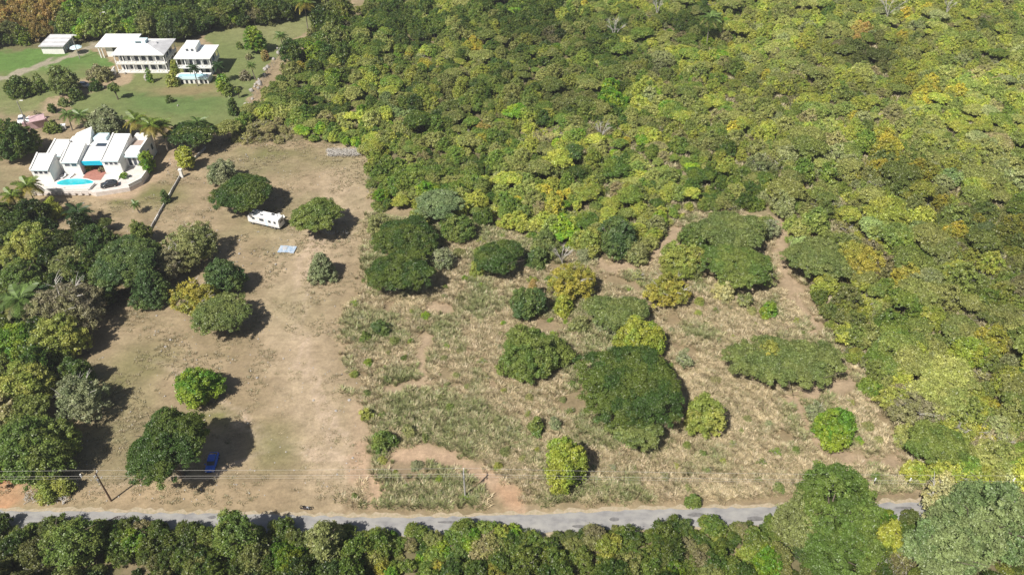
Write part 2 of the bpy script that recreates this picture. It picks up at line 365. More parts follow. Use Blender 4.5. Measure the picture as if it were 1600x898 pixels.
# looped dark scribble on the road surface
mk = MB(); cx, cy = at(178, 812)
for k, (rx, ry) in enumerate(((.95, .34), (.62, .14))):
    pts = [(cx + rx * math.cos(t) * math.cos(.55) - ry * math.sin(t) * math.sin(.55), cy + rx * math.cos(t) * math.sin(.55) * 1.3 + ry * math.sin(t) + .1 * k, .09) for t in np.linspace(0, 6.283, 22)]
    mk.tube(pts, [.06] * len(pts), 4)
mk.build('loop_mark', M['rust'], ro)

# ------------------------------------------------------------------ foliage meshes
def leaf_cloud(P, Nn, size, rnd, ratio=.55):
    n = len(P); up = rnd.randn(n, 3)
    a = np.cross(Nn, up); a /= np.linalg.norm(a, axis=1, keepdims=True) + 1e-9
    b = np.cross(Nn, a); s = (size * rnd.uniform(.65, 1.35, n))[:, None]
    V = np.stack([P - a * s, P - b * s * ratio, P + a * s, P + b * s * ratio], 1).reshape(-1, 3)
    return V, np.arange(4 * n).reshape(n, 4)
def lobes(phi, ph, amp): return 1 + amp * 1.25 * (np.cos(2 * phi + ph[0]) * .5 + np.cos(3 * phi + ph[1]) * .6 + np.cos(5 * phi + ph[2]) * .4 + np.cos(8 * phi + ph[3]) * .22)
def crown_arrays(rx, ry, h, kind='round', leaf=.3, dens=1.0, seed=0, zb=0.0, pr=.75):
    """crown: puffs of leaves over an uneven dome of half-widths rx, ry and height h whose lower edge is at zb"""
    r = np.random.RandomState(seed); ph = r.rand(8) * 6.28
    area = math.pi * rx * ry * (1.0 if kind == 'umbrella' else .8) + math.pi * (rx + ry) * h * (.45 if kind != 'vine' else .9)
    npuff = int(max(8, area / (pr * pr * 1.02)) * (1.0 if kind != 'airy' else .62))
    lpp = int(max(10, 8.6 * dens * (pr / leaf) ** 2 * .55))
    phi = r.rand(npuff) * 6.283; u = r.rand(npuff)
    low = {'umbrella': .0, 'round': -.35, 'bush': -.1, 'airy': -.2, 'cone': 0, 'vine': 0}[kind]
    cz = low + (1 - low) * u
    if kind == 'umbrella': rad = np.sqrt(r.rand(npuff)); cz = np.sqrt(np.clip(1 - rad ** 2.2, 0, 1)); cz = cz * .85 + .1 * r.rand(npuff)
    elif kind == 'cone': rad = (1 - cz) ** .7 * (.9 + .1 * r.rand(npuff)) + .08
    elif kind == 'vine': rad = np.where(cz < .8, .93 + .07 * (1 - cz), np.sqrt(r.rand(npuff)) * .95); cz = np.where(cz < .8, cz, .9 + .1 * (1 - rad ** 2))
    else: rad = np.sqrt(np.clip(1 - cz ** 2, 0, 1))
    sink = np.where(r.rand(npuff) < .25, .72, 1.0) if kind not in ('vine', 'umbrella') else (np.where(r.rand(npuff) < .2, .88, 1.0) if kind == 'vine' else 1.0)
    lob = lobes(phi, ph, .13) * (1 + .06 * r.randn(npuff)) * sink
    bumps = 1 + .12 * np.sin(3 * phi + ph[4]) * np.cos(4 * rad + ph[5])
    cx = rx * rad * np.cos(phi) * lob; cy = ry * rad * np.sin(phi) * lob
    hz = h / (1 - low); zz = zb + (cz - low) * hz * bumps * (sink if kind != 'umbrella' else 1) + .15 * r.randn(npuff) * min(1, pr)
    Cn = np.stack([cx, cy, zz], 1)
    out = np.stack([cx / rx, cy / ry, np.full(npuff, .0) + cz * .9], 1); out /= np.linalg.norm(out, axis=1, keepdims=True) + 1e-6
    prr = pr * r.uniform(.7, 1.25, npuff)
    pv = r.rand(npuff); pv2 = r.rand(npuff)
    low_n = vn = fbm(cx + 50 + seed * 3.7, cy + 50, 3.0, seed % 50, 2)
    mixv = np.clip((vn - .5) * 4 + .5 + .35 * (pv - .5), 0, 1)
    k = np.repeat(np.arange(npuff), lpp); n = len(k)
    d = r.randn(n, 3); d /= np.linalg.norm(d, axis=1, keepdims=True)
    d = d + out[k] * .55; d[:, 2] += .25; d /= np.linalg.norm(d, axis=1, keepdims=True)
    R = (r.rand(n) ** .6 * np.where(r.rand(n) < .2, 1.45, 1.0))[:, None] * prr[k][:, None] * np.array([1, 1, .72 if kind != 'umbrella' else .42])
    P = Cn[k] + d * R
    Nn = d * .7 + np.array([0, 0, .45]) + r.randn(n, 3) * .62; Nn /= np.linalg.norm(Nn, axis=1, keepdims=True)
    V, Q = leaf_cloud(P, Nn, leaf, r, .6)
    vy = np.stack([mixv[k], np.clip(.5 * pv2[k] + .5 * r.rand(n), 0, 1), np.zeros(n)], 1); vy = np.repeat(vy, 4, axis=0)
    keep = V[:, 2].reshape(-1, 4).min(1) > 0.02
    Q = Q[keep]
    if kind != 'airy':                                    # leafy body under the puffs: shorter blob, coloured darker as the crown's inner shade
        nr, ns = 12, 6; th = np.linspace(0, 2 * math.pi, nr, endpoint=False)
        b0 = len(V); ring = []
        for j in range(ns):
            c = low * .6 + (1 - low * .6) * j / ns
            if kind == 'cone': rr = (1 - max(c, 0)) ** .7
            elif kind == 'vine': rr = 1 if c < .8 else .75
            else: rr = math.sqrt(max(0, 1 - c * c))
            q = (.70 if rx < 4 else .52) * lobes(th, ph, .13) * rr * (1 + .05 * r.randn(nr))
            ring.append(np.stack([rx * q * np.cos(th), ry * q * np.sin(th), np.full(nr, max(.05, zb + (c - low) * hz * (.68 if rx < 4 else .56)))], 1))
        ring.append(np.array([[0, 0, zb + h * (.72 if rx < 4 else .6)]])); CV = np.concatenate(ring)
        Qc = []
        for j in range(ns - 1):
            for i in range(nr): Qc.append([b0 + j * nr + i, b0 + j * nr + (i + 1) % nr, b0 + (j + 1) * nr + (i + 1) % nr, b0 + (j + 1) * nr + i])
        Tc = [[b0 + (ns - 1) * nr + i, b0 + (ns - 1) * nr + (i + 1) % nr, b0 + ns * nr] for i in range(nr)]
        V = np.concatenate([V, CV]); Q = np.concatenate([Q, np.array(Qc)])
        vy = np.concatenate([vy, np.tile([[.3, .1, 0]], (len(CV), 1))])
        return V, Q, np.array(Tc), vy
    return V, Q, np.zeros((0, 3), int), vy
def tree_arrays(rx, ry, h, kind, leaf, dens, seed, zb, pr, k=None):
    """an irregular crown grown together from several lopsided domes"""
    r = random.Random(seed * 13 + 1)
    if kind in ('vine', 'cone') or rx < .9: return crown_arrays(rx, ry, h, kind, leaf, dens, seed, zb, pr)
    k = k or (3 if rx < 2.2 else 4 if rx < 4 else 6 if rx < 8 else 8)
    Vs, Qs, Ts, Ys = [], [], [], []; b = 0; a0 = r.uniform(0, 6.28)
    for i in range(k):
        if i == 0: q, f = r.uniform(0, .15), r.uniform(.58, .68)
        else: q, f = (r.uniform(.38, .58), r.uniform(.36, .56)) if kind != 'umbrella' else (r.uniform(.36, .5), r.uniform(.44, .6))
        a = a0 + 6.283 * i / max(1, k - 1) + r.uniform(-.45, .45); hf = r.uniform(.86, 1.0) if i == 0 else r.uniform(.58, .92)
        dz = h * (r.uniform(0, .10) if kind == 'umbrella' else 0)
        A = crown_arrays(rx * f, ry * f, h * hf, kind, leaf, dens, seed * 10 + i, zb + dz - (h * (1 - hf) * .1), pr)
        V = A[0] + np.array([rx * q * math.cos(a), ry * q * math.sin(a), 0]); n0 = r.uniform(-.22, .22); Y = A[3].copy(); Y[:, 0] = np.clip(Y[:, 0] + n0, 0, 1)
        Vs.append(V); Qs.append(A[1] + b); Ts.append(A[2] + b); Ys.append(Y); b += len(V)
    return np.concatenate(Vs), np.concatenate(Qs), np.concatenate(Ts), np.concatenate(Ys)
def trunk_mb(h, r0, spread, zl, seed, limbs=5, twig=0, lean=.06):
    r = random.Random(seed); mb = MB(); fork = max(.25 * h, zl * .55)
    lx, ly = r.uniform(-lean, lean) * h, r.uniform(-lean, lean) * h
    mb.tube([(0, 0, -.2), (lx * .4, ly * .4, fork * .6), (lx, ly, fork)], [r0 * 1.35, r0, r0 * .8], 7)
    for i in range(limbs):
        a = 6.283 * i / limbs + r.uniform(-.4, .4); q = r.uniform(.55, .9) * spread
        e = (lx + q * math.cos(a), ly + q * math.sin(a), fork + (h - fork) * r.uniform(.55, .9))
        m_ = (lx + q * .4 * math.cos(a + .2), ly + q * .4 * math.sin(a + .2), fork + (h - fork) * .4)
        mb.tube([(lx, ly, fork - .1), m_, e], [r0 * .6, r0 * .42, r0 * .12], 5, False)
        for k in range(twig):
            t = r.uniform(.3, 1); p = [m_[j] * (1 - t) + e[j] * t for j in range(3)]; a2 = a + r.uniform(-1.3, 1.3); l = r.uniform(.25, .5) * spread
            mb.tube([p, (p[0] + l * .5 * math.cos(a2), p[1] + l * .5 * math.sin(a2), p[2] + l * .35), (p[0] + l * math.cos(a2), p[1] + l * math.sin(a2), p[2] + l * .55)], [r0 * .2, r0 * .12, r0 * .05], 3, False)
    return mb
def combo(name, A, mb, m2):                               # crown and trunk in one mesh, only for the far wood
    V, Q, T, vy = A; b0 = len(V)
    V = np.concatenate([V, np.array(mb.v)]); q2 = np.array([f for f in mb.f if len(f) == 4]) + b0
    vy = np.concatenate([vy, np.zeros((len(mb.v), 3))])
    me = mesh_np(name, V, np.concatenate([Q, q2]), T, [M['leaf'], m2], vy)
    mi = np.zeros(len(me.polygons), np.int32); mi[len(Q):len(Q) + len(q2)] = 1; me.polygons.foreach_set('material_index', mi)
    return me

# colours of foliage (albedo): main, second
COL = {
    'dark': ((.062, .118, .022), (.135, .18, .03)), 'mid': ((.125, .20, .038), (.21, .26, .055)),
    'bright': ((.12, .26, .025), (.27, .35, .035)), 'lime': ((.25, .34, .045), (.37, .39, .055)),
    'yg': ((.255, .315, .062), (.37, .38, .085)), 'gold': ((.42, .37, .06), (.29, .31, .06)),
    'olive': ((.225, .26, .085), (.31, .32, .12)), 'grey': ((.22, .265, .125), (.32, .34, .18)),
    'blue': ((.085, .15, .045), (.15, .21, .05)), 'brown': ((.27, .24, .15), (.29, .29, .12)),
    'orange': ((.42, .29, .11), (.36, .32, .09)), 'pale': ((.46, .45, .22), (.52, .48, .20)),
    'vine': ((.115, .19, .035), (.17, .24, .045)), 'softgreen': ((.17, .255, .09), (.25, .31, .12)),
    'bluepale': ((.19, .27, .115), (.26, .33, .14)), 'oliveumb': ((.16, .215, .058), (.225, .265, .075)),
}
def settint(o, c, r=None, jit=.0):
    a, b = COL[c]; f = 1 + (r.uniform(-jit, jit) if r else 0); g2 = 1 + (r.uniform(-jit, jit) * .4 if r else 0)
    o['tint'] = [a[0] * f * g2, a[1] * f, a[2] * f]; o['tint2'] = [b[0] * f * g2, b[1] * f, b[2] * f]

# ------------------------------------------------------------------ single trees and shrubs: px, py of crown middle, width in photo px, height m, kind, colour, depth factor, label
NAMES = {'umbrella': 'spreading_tree', 'round': 'leafy_tree', 'airy': 'sparse_tree', 'bush': 'shrub', 'cone': 'conical_tree', 'vine': 'vine_covered_tree'}
HERO = [
 (345, 265, 50, 4.5, 'round', 'grey', 1, 'grey-green round tree near the top of the mown lot, touching a darker spreading tree'),
 (377, 298, 92, 6, 'umbrella', 'dark', 1.05, 'dark green spreading tree just above the white motorhome'),
 (492, 333, 86, 6, 'umbrella', 'mid', 1.05, 'green spreading tree to the right of the white motorhome'),
 (502, 414, 44, 5.5, 'cone', 'grey', 1, 'small pale olive tree standing alone below the blue sheet on the ground'),
 (298, 372, 92, 7, 'airy', 'olive', .9, 'thin olive tree with showing branches near the lower end of the white wall'),
 (350, 428, 66, 6, 'round', 'blue', .9, 'blue-green tree right behind the golden one in the cluster on the bare lot'),
 (303, 460, 76, 5.5, 'airy', 'gold', .85, 'golden yellow leafy tree at the left of the cluster on the bare lot'),
 (345, 488, 96, 5.5, 'umbrella', 'oliveumb', 1.00, 'olive green spreading tree at the bottom of the cluster on the bare lot'),
 (306, 598, 76, 4.8, 'round', 'bright', 1, 'bright green dense round tree alone on bare earth with shadow to its right'),
 (263, 690, 132, 9.2, 'umbrella', 'dark', 1.05, 'large dark green spreading tree beside the blue car'),
 (122, 612, 84, 6, 'airy', 'grey', .95, 'wispy grey-green tree above the large shadow on the left of the lot'),
 (50, 685, 122, 8, 'round', 'mid', 1, 'large dark green tree at the lower left corner of the lot'),
 (78, 756, 64, 3.5, 'bush', 'yg', .7, 'yellowing shrub under the power lines near the orange soil'),
 (232, 443, 58, 8, 'cone', 'blue', 1, 'tall pointed blue-green tree between dark trees left of the bare lot'),
 (195, 405, 112, 8, 'umbrella', 'blue', 1.05, 'dark blue-green spreading tree at the top of the left tree belt'),
 (262, 405, 60, 6, 'airy', 'brown', .8, 'reddish brown thin tree between the pointed tree and the olive tree'),
 (98, 468, 116, 8, 'airy', 'brown', .85, 'brownish olive tree in the middle of the left tree belt'),
 (88, 520, 84, 7, 'round', 'yg', .9, 'yellow-green tree in the left tree belt next to the long shadow'),
 (48, 375, 92, 7, 'round', 'yg', .9, 'yellow-green tree in the left tree belt just below the villa lawn'),
 (150, 370, 60, 6, 'round', 'dark', .9, 'dark tree behind the left tree belt below the palm-like bush'),
 (110, 410, 70, 6, 'airy', 'olive', .9, 'olive tree at the centre left of the left tree belt'),
 (30, 430, 80, 6.5, 'round', 'mid', .9, 'mid green tree at the left picture edge above the palm'),
 (25, 525, 70, 6, 'round', 'bright', .9, 'green tree at the left picture edge below the palm'),
 (38, 596, 86, 6.5, 'round', 'yg', .9, 'yellow-olive tree at the left picture edge above the large dark tree'),
 (112, 575, 50, 5, 'round', 'dark', .8, 'small dark tree behind the wispy grey tree'),
 (16, 212, 64, 8, 'round', 'dark', 1.1, 'dark green tree at the left picture edge beside the villa drive'),
 (165, 187, 58, 7, 'round', 'grey', .9, 'grey-green dense tree behind the white villa'),
 (298, 206, 84, 6, 'umbrella', 'dark', 0.88, 'dark green spreading tree at the upper end of the white wall'),
 (287, 243, 32, 5, 'round', 'lime', .9, 'small bright yellow-green tree by the white gate pillars'),
 (229, 249, 26, 4.5, 'round', 'bright', 1, 'green round tree at the right corner of the white villa'),
 (76, 325, 46, 4, 'bush', 'lime', .8, 'lime green shrub below the villa pool terrace'),
 (257, 306, 14, 3, 'cone', 'blue', 1, 'small blue-green cypress-like shrub beside the low white wall'),
 (138, 246+12, 14, 3.6, 'bush', 'lime', 1, 'small lime shrub beside the turquoise villa canopy'),
 (95, 118, 48, 7, 'round', 'oliveumb', .8, 'round olive tree beside the drive between the two green lawns'),
 (155, 112, 42, 4, 'bush', 'brown', .6, 'brownish green shrub between the drive and the small lawn'),
 (28, 133, 58, 5, 'bush', 'dark', .6, 'dark green shrub mass at the edge of the upper left lawn'),
 (60, 128, 20, 5, 'bush', 'mid', .6, 'green shrub left of the round olive tree by the drive'),
 (178, 137, 18, 4, 'umbrella', 'mid', 1.00, 'small flat topped tree alone on the green lawn below the largest house'),
 (232, 117, 12, 4, 'bush', 'bright', .8, 'little palm-like plant by the white stone on the lawn'),
 (397, 57, 32, 6.5, 'round', 'bright', 1, 'bright green round tree alone on the upper lawn'),
 (348, 127, 26, 5, 'round', 'bright', 1, 'green tree at the right side of the pale blue pool'),
 (352, 138, 18, 4, 'bush', 'mid', 1, 'green shrub in front of the tree beside the pale blue pool'),
 (268, 122, 18, 4, 'bush', 'yg', 1, 'yellow-green shrub at the left side of the pale blue pool'),
 (272, 103, 16, 4.5, 'round', 'yg', 1, 'yellow-green small tree between the two white houses'),
 (363, 165, 20, 4, 'bush', 'dark', 1, 'dark shrub at the lower right end of the lawn'),
 (371, 142, 11, 2.5, 'umbrella', 'mid', 1.05, 'tiny flat tree on the lawn near the wire fence'),
 (264, 154, 12, 2, 'bush', 'dark', 1, 'low dark shrub on the lower part of the green lawn'),
 (383, 118, 18, 2.5, 'bush', 'brown', .7, 'brown dry shrub near the wire fence below the small palm'),
 (413, 86, 14, 3, 'bush', 'orange', .8, 'rusty brown shrub on a bare patch by the wire fence'),
 (374, 70, 10, 2.2, 'bush', 'mid', 1, 'low shrub at the left foot of the bright round tree'),
 (630, 374, 112, 5.8, 'umbrella', 'dark', 1.0, 'upper one of two overlapping dark spreading trees at the left edge of the dry grass'),
 (622, 423, 112, 5.5, 'umbrella', 'dark', .9, 'lower one of two overlapping dark spreading trees at the left edge of the dry grass'),
 (780, 398, 84, 5, 'umbrella', 'dark', 1.00, 'dark spreading tree standing alone at the top centre of the dry grass'),
 (686, 318, 84, 5, 'umbrella', 'bluepale', 0.88, 'pale grey-green spreading tree at the wood edge above the dry grass'),
 (895, 432, 76, 6, 'airy', 'gold', .95, 'golden yellow thin tree at the top centre of the dry grass'),
 (880, 474, 34, 4, 'bush', 'lime', 1, 'yellow-green shrub at the foot of the golden tree'),
 (825, 468, 58, 5, 'round', 'blue', .9, 'green tree with an orange tuft left of the golden tree'),
 (833, 448, 20, 5.5, 'bush', 'orange', .8, 'orange leafed small tree on top of the green one left of the golden tree'),
 (840, 400, 40, 4, 'bush', 'blue', .9, 'blue-green shrub beside the pale bare tree'),
 (968, 484, 112, 4.5, 'umbrella', 'oliveumb', 0.75, 'wide low green spreading tree right of the golden tree'),
 (952, 504, 36, 3.2, 'bush', 'grey', .9, 'small grey-green shrub in front of the wide low tree'),
 (1000, 520, 76, 5.5, 'round', 'lime', .85, 'lime green tree directly above the largest dark tree in the field'),
 (833, 545, 116, 5.2, 'round', 'mid', .8, 'broad green and yellow tree left of the largest dark tree in the field'),
 (985, 596, 170, 7.5, 'umbrella', 'dark', 1.05, 'largest dark spreading tree in the middle of the dry grass field'),
 (988, 668, 92, 4.5, 'umbrella', 'oliveumb', 0.75, 'low green lobe of foliage below the largest dark tree'),
 (1100, 640, 58, 6, 'round', 'yg', 1.35, 'tall yellow-green tree right of the largest dark tree'),
 (883, 718, 74, 6.5, 'round', 'lime', 1.1, 'lime green tree near the road in the middle of the field'),
 (1063, 400, 66, 5.5, 'round', 'yg', .95, 'yellow-green tree at the top of the field beside a golden one'),
 (1043, 446, 72, 5, 'airy', 'gold', .9, 'golden thin tree right of the wide low green tree'),
 (1142, 360, 112, 6, 'umbrella', 'oliveumb', .95, 'upper spreading tree of the green pair at the top right of the field'),
 (1152, 410, 112, 5.6, 'umbrella', 'mid', 1.05, 'lower spreading tree of the green pair at the top right of the field'),
 (1133, 448, 36, 4, 'bush', 'pale', 1.2, 'pale whitish green shrub below the green pair of trees'),
 (1203, 482, 26, 3, 'bush', 'bright', 1.1, 'small bright shrub alone on the dry grass beside the right hand track'),
 (1228, 562, 206, 5, 'umbrella', 'oliveumb', .50, 'long flat green tree right of the field, golden tree poking through'),
 (1198, 552, 44, 6.3, 'round', 'gold', .9, 'small yellow crown poking up out of the long flat green tree'),
 (1308, 662, 72, 5.5, 'round', 'bright', 1.1, 'bright green round tree beside the right hand track'),
 (1275, 640, 36, 3, 'airy', 'grey', .8, 'grey twiggy shrub left of the bright green round tree'),
 (966, 362, 66, 7, 'round', 'blue', 1.1, 'dark blue-green tree at the wood edge above the dry grass'),
 (1025, 350, 40, 4.5, 'bush', 'olive', .9, 'olive shrub at the wood edge right of the blue-green tree'),
 (837, 665, 30, 2.8, 'bush', 'mid', .9, 'small green shrub left of the low green lobe of the largest tree'),
 (868, 660, 22, 2, 'bush', 'grey', .9, 'tiny grey shrub beside the small green one in the field'),
 (600, 685, 44, 2.6, 'bush', 'mid', .8, 'green shrub at the lower left of the dry grass near the bare track'),
 (640, 672, 26, 2.2, 'bush', 'olive', .8, 'olive shrub next to the green one at the lower left of the dry grass'),
 (595, 510, 30, 2.4, 'bush', 'blue', .8, 'blue-green low shrub at the left edge of the dry grass'),
 (570, 525, 18, 2, 'bush', 'mid', .8, 'little green shrub by the boundary of the mown lot'),
 (572, 645, 24, 2, 'bush', 'yg', .8, 'yellowish shrub by the boundary of the mown lot'),
 (1082, 780, 26, 2.4, 'bush', 'mid', .8, 'green shrub by the road in the right half of the field'),
 (1280, 402, 112, 5.5, 'umbrella', 'oliveumb', 1.00, 'olive green spreading tree right of the right hand track'),
 (1345, 402, 82, 6, 'round', 'gold', .8, 'large golden yellow tree in the scrub right of the field'),
 (1420, 430, 54, 5.5, 'round', 'gold', .85, 'golden yellow tree right of the larger golden one in the scrub'),
 (1517, 546, 66, 5.5, 'round', 'lime', .75, 'lime green tree with a bare pale trunk near the right picture edge'),
 (1432, 632, 92, 4.5, 'airy', 'brown', .7, 'mauve brown bare looking tree in the scrub right of the track'),
 (1400, 620, 60, 4.5, 'airy', 'yg', .7, 'thin yellow tree left of the mauve brown one'),
 (1465, 690, 100, 5, 'umbrella', 'mid', 0.75, 'flat green tree above the road at the lower right'),
 (1500, 665, 70, 4, 'bush', 'yg', .7, 'yellow-green shrub mass at the lower right scrub'),
 (1303, 792, 100, 11, 'vine', 'vine', 1.25, 'huge vine covered tree hanging over the road at the lower right'),
 (1246, 812, 62, 8, 'vine', 'olive', .9, 'vine covered olive tree left of the huge one over the road'),
 (1318, 868, 96, 7.5, 'vine', 'vine', .8, 'vine mass at the foot of the huge tree below the road'),
 (1545, 800, 150, 11, 'round', 'softgreen', .9, 'large soft green tree in the lower right corner'),
 (1478, 772, 56, 8, 'airy', 'pale', 1.2, 'pale yellow feathery tree hiding the road at the lower right'),
 (1485, 850, 130, 8, 'round', 'softgreen', .8, 'soft green tree at the bottom right, below the pale yellow feathery one'),
 (505, 838, 60, 6.5, 'round', 'olive', 1.1, 'tall olive green tree reaching over the road at the bottom left of centre'),
 (370, 828, 80, 7, 'round', 'mid', .8, 'green tree leaning over the road at the bottom left'),
 (110, 840, 90, 6, 'round', 'mid', .8, 'green tree at the roadside at the bottom left corner'),
 (1390, 835, 40, 6, 'cone', 'lime', 1.1, 'small lime tree by the road between the vine covered tree and the pale one'),
 (920, 372, 52, 5, 'round', 'yg', .9, 'yellow-green tree at the wood edge just left of the dark blue-green tree'),
 (994, 392, 46, 4, 'round', 'olive', .9, 'olive tree in front of the dark blue-green tree at the wood edge'),
 (852, 378, 48, 4.5, 'round', 'oliveumb', .9, 'deep olive tree between the lone dark tree and the bare pale tree'),
 (1088, 366, 50, 4.5, 'round', 'mid', .9, 'green tree left of the upper spreading tree at the top right of the field'),
 (1080, 420, 40, 3.6, 'bush', 'olive', .9, 'olive shrub between the golden tree and the lower spreading tree'),
 (1200, 352, 40, 4, 'airy', 'grey', .9, 'thin grey-green tree beside the top of the right hand track'),
 (1192, 425, 44, 3.6, 'airy', 'olive', .9, 'thin olive tree right of the lower spreading tree by the track'),
 (712, 352, 56, 4.6, 'round', 'mid', .8, 'green tree at the wood edge left of the lone dark tree'),
 (655, 338, 46, 4, 'bush', 'yg', .8, 'yellow-green shrub at the wood edge above the two overlapping dark trees'),
 (598, 345, 46, 4, 'bush', 'olive', .9, 'olive shrub at the corner of the mown lot and the wood'),
 (745, 420, 30, 2.6, 'bush', 'yg', .9, 'small yellow-green shrub at the foot of the lone dark tree'),
 (690, 400, 44, 3.5, 'airy', 'grey', .9, 'thin grey shrub between the overlapping dark trees and the lone dark tree'),
 (915, 395, 34, 3, 'bush', 'grey', .9, 'grey-green shrub just above the golden tree'),
 (1165, 465, 30, 2.4, 'airy', 'olive', .9, 'thin low olive shrub right of the pale whitish shrub'),
 (905, 505, 34, 3, 'bush', 'olive', .9, 'olive shrub between the golden tree and the broad green tree'),
 (1070, 560, 30, 2.4, 'airy', 'grey', .9, 'thin grey low shrub right of the largest dark tree'),
 (148, 132, 22, 3, 'bush', 'dark', .8, 'dark hedge shrub beside the silver car in the shade'),
 (118, 146, 24, 3, 'bush', 'dark', .7, 'dark hedge shrub on the left of the earth drive, below the round olive tree'),
 (98, 158, 20, 2.4, 'bush', 'oliveumb', .7, 'olive hedge shrub halfway down the left side of the earth drive'),
 (80, 168, 18, 2.2, 'bush', 'dark', .7, 'small dark hedge shrub low on the left side of the earth drive'),
 (60, 180, 18, 2.2, 'bush', 'brown', .7, 'brownish hedge shrub near the pinkish gate wall'),
 (80, 196, 30, 3, 'bush', 'mid', .7, 'green shrub between the gate wall and the small palm'),
 (388, 88, 12, 1.6, 'bush', 'brown', .9, 'low brown plant between the bright round tree and the wire fence'),
 (395, 52, 1, 1, None, None, 1, ''),
]
HERO_POS = []
for i, (px, py, wd, h, kind, colr, df, lab) in enumerate(HERO):
    if kind is None: continue
    h *= {'umbrella': 1.38, 'round': 1.42, 'airy': 1.38, 'cone': 1.2, 'bush': 1.25, 'vine': 1.0}[kind]
    low = {'umbrella': .52, 'round': .22, 'airy': .3, 'bush': .02, 'cone': .08, 'vine': .0}[kind]
    zm = h * (low + 1) * .5; zm = h * .72 if kind == 'umbrella' else zm
    X, Y = at(px, py, zm); rx = wd / 2 / ppm(px, py); ry = rx * df; zb = h * low
    rx *= .93; ry *= .93
    k2 = kind; pr = .50 + .035 * rx; lf = .145 if kind in ('umbrella', 'vine') else .17
    if rx < 1.6: pr = .36; lf = .13
    if kind == 'umbrella': pr *= .9
    fine = 1 if py > 300 else .7
    if py < 260: lf *= 1.4
    nm = NAMES[kind]
    root = empty(nm, (X, Y, 0), 0, lab, 'shrub' if kind == 'bush' else 'tree')
    A = tree_arrays(rx, ry, (h - zb) * .95, kind, lf, .95 if kind != 'airy' else .75, 100 + i, zb, pr)
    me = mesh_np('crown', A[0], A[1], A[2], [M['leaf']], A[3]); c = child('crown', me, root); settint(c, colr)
    tm = trunk_mb(h * .9, max(.06, .035 * h), rx * .85, zb, 300 + i, 6 if kind != 'bush' else 4, 5 if kind == 'airy' else 1)
    tm.build('trunk', M['palebark'] if kind == 'airy' else M['bark'], root)
    HERO_POS.append((X, Y, max(rx, ry) * .95, kind))

# bare trees
for i, (px, py, wd, h, lab) in enumerate(((880, 398, 34, 5, 'pale leafless tree at the top of the dry grass field'), (960, 45, 34, 9, 'silvery leafless tree in the far wood near the top centre'),
        (1390, 12, 44, 9, 'whitish leafless tree at the top edge of the far wood'), (1030, 10, 20, 9, 'thin pale leafless tree at the top edge of the picture'), (1500, 672, 20, 4, 'small pale snag in the lower right scrub'),
        (1310, 680, 26, 5.6, 'grey twigs of a leafless tree through the bright green round tree'), (940, 205, 30, 7, 'pale leafless tree in the middle of the wood'), (1485, 10, 22, 8, 'thin leafless tree at the top right of the far wood'))):
    X, Y = at(px, py, h * .6); root = empty('bare_tree', (X, Y, 0), 0, lab, 'tree')
    trunk_mb(h, .16, wd / 2 / ppm(px, py), h * .4, 700 + i, 8, 14).build('trunk', M['palebark'], root)

# ------------------------------------------------------------------ palms
def frond_mesh(seed, L=3.2, n=17):
    r = np.random.RandomState(seed); V = []; Q = []; vy = []
    def P(t): return np.array([L * t * (1 - .12 * t), 0, .75 * L * (t * .55 - t * t * .95)])
    for i in range(n):
        t = (i + 1) / (n + .5); p = P(t); l = L * .27 * math.sin(math.pi * (.12 + .82 * t)) ** .6; wd = .10
        for s in (-1, 1):
            e = p + np.array([l * .45, s * l * .85, -l * .35 + .05 * r.randn()])
            b = len(V); V += [p + [-wd, 0, 0], p + [wd, 0, 0], e + [wd * .4, 0, 0], e - [wd * .4, 0, 0]]; Q.append([b, b + 1, b + 2, b + 3])
            g = r.rand(); vy += [[.3 * g, g, 0]] * 4
    for i in range(8):
        a, c = P(i / 8), P((i + 1) / 8); b = len(V); w2 = .05 * (1 - i / 9)
        V += [a + [0, -w2, .02], a + [0, w2, .02], c + [0, w2, .02], c + [0, -w2, .02]]; Q.append([b, b + 1, b + 2, b + 3]); vy += [[1, .7, 0]] * 4
    return mesh_np('frond', np.array(V), np.array(Q), None, [M['leaf']], vy)
FR = [frond_mesh(i) for i in range(4)]
PALM = [(235, 196, 9, 3.4, 1, 'tall yellowing coconut palm behind the right end of the villa'), (212, 188, 9, 3.2, 1, 'yellow-green coconut palm behind the middle of the villa'), (252, 196, 8, 3.0, 1, 'rightmost coconut palm of the clump behind the villa'),
        (125, 180, 7, 2.8, 0, 'green palm behind the left wing of the villa'), (105, 178, 5, 2.2, 0, 'small palm at the bend of the drive behind the villa'), (308, 193, 7, 2.8, 0, 'palm rising behind the dark spreading tree by the white wall'),
        (42, 290, 6.5, 3.2, 1, 'larger coconut palm at the left corner of the villa terrace'), (18, 305, 5.5, 2.8, 1, 'smaller coconut palm left of the one by the villa terrace'), (122, 332, 4, 3.0, 2, 'dark low fan-like palm below the villa terrace'),
        (211, 319, 2.8, 1.3, 0, 'small palm alone on the lawn between villa and white wall'), (30, 468, 8, 4.0, 0, 'pale green coconut palm in the left tree belt'), (302, 106, 6, 1.9, 2, 'palm in front of the right hand white house'),
        (340, 102, 6, 1.9, 2, 'palm at the right corner of the right hand white house'), (392, 102, 5, 1.6, 0, 'small palm on the upper lawn near the wire fence'), (438, 56, 5, 2.2, 0, 'palm at the top of the wire fence'),
        (1110, 28, 11, 3.2, 0, 'palm rising from the far wood near the top of the picture'), (475, 5, 10, 3.5, 1, 'palm at the back of the far wood beyond the upper lawn'), (60, 460, 6, 2.4, 2, 'dark palm next to the pale green one in the left tree belt'),
        (192, 78, 1, 1, 9, '')]
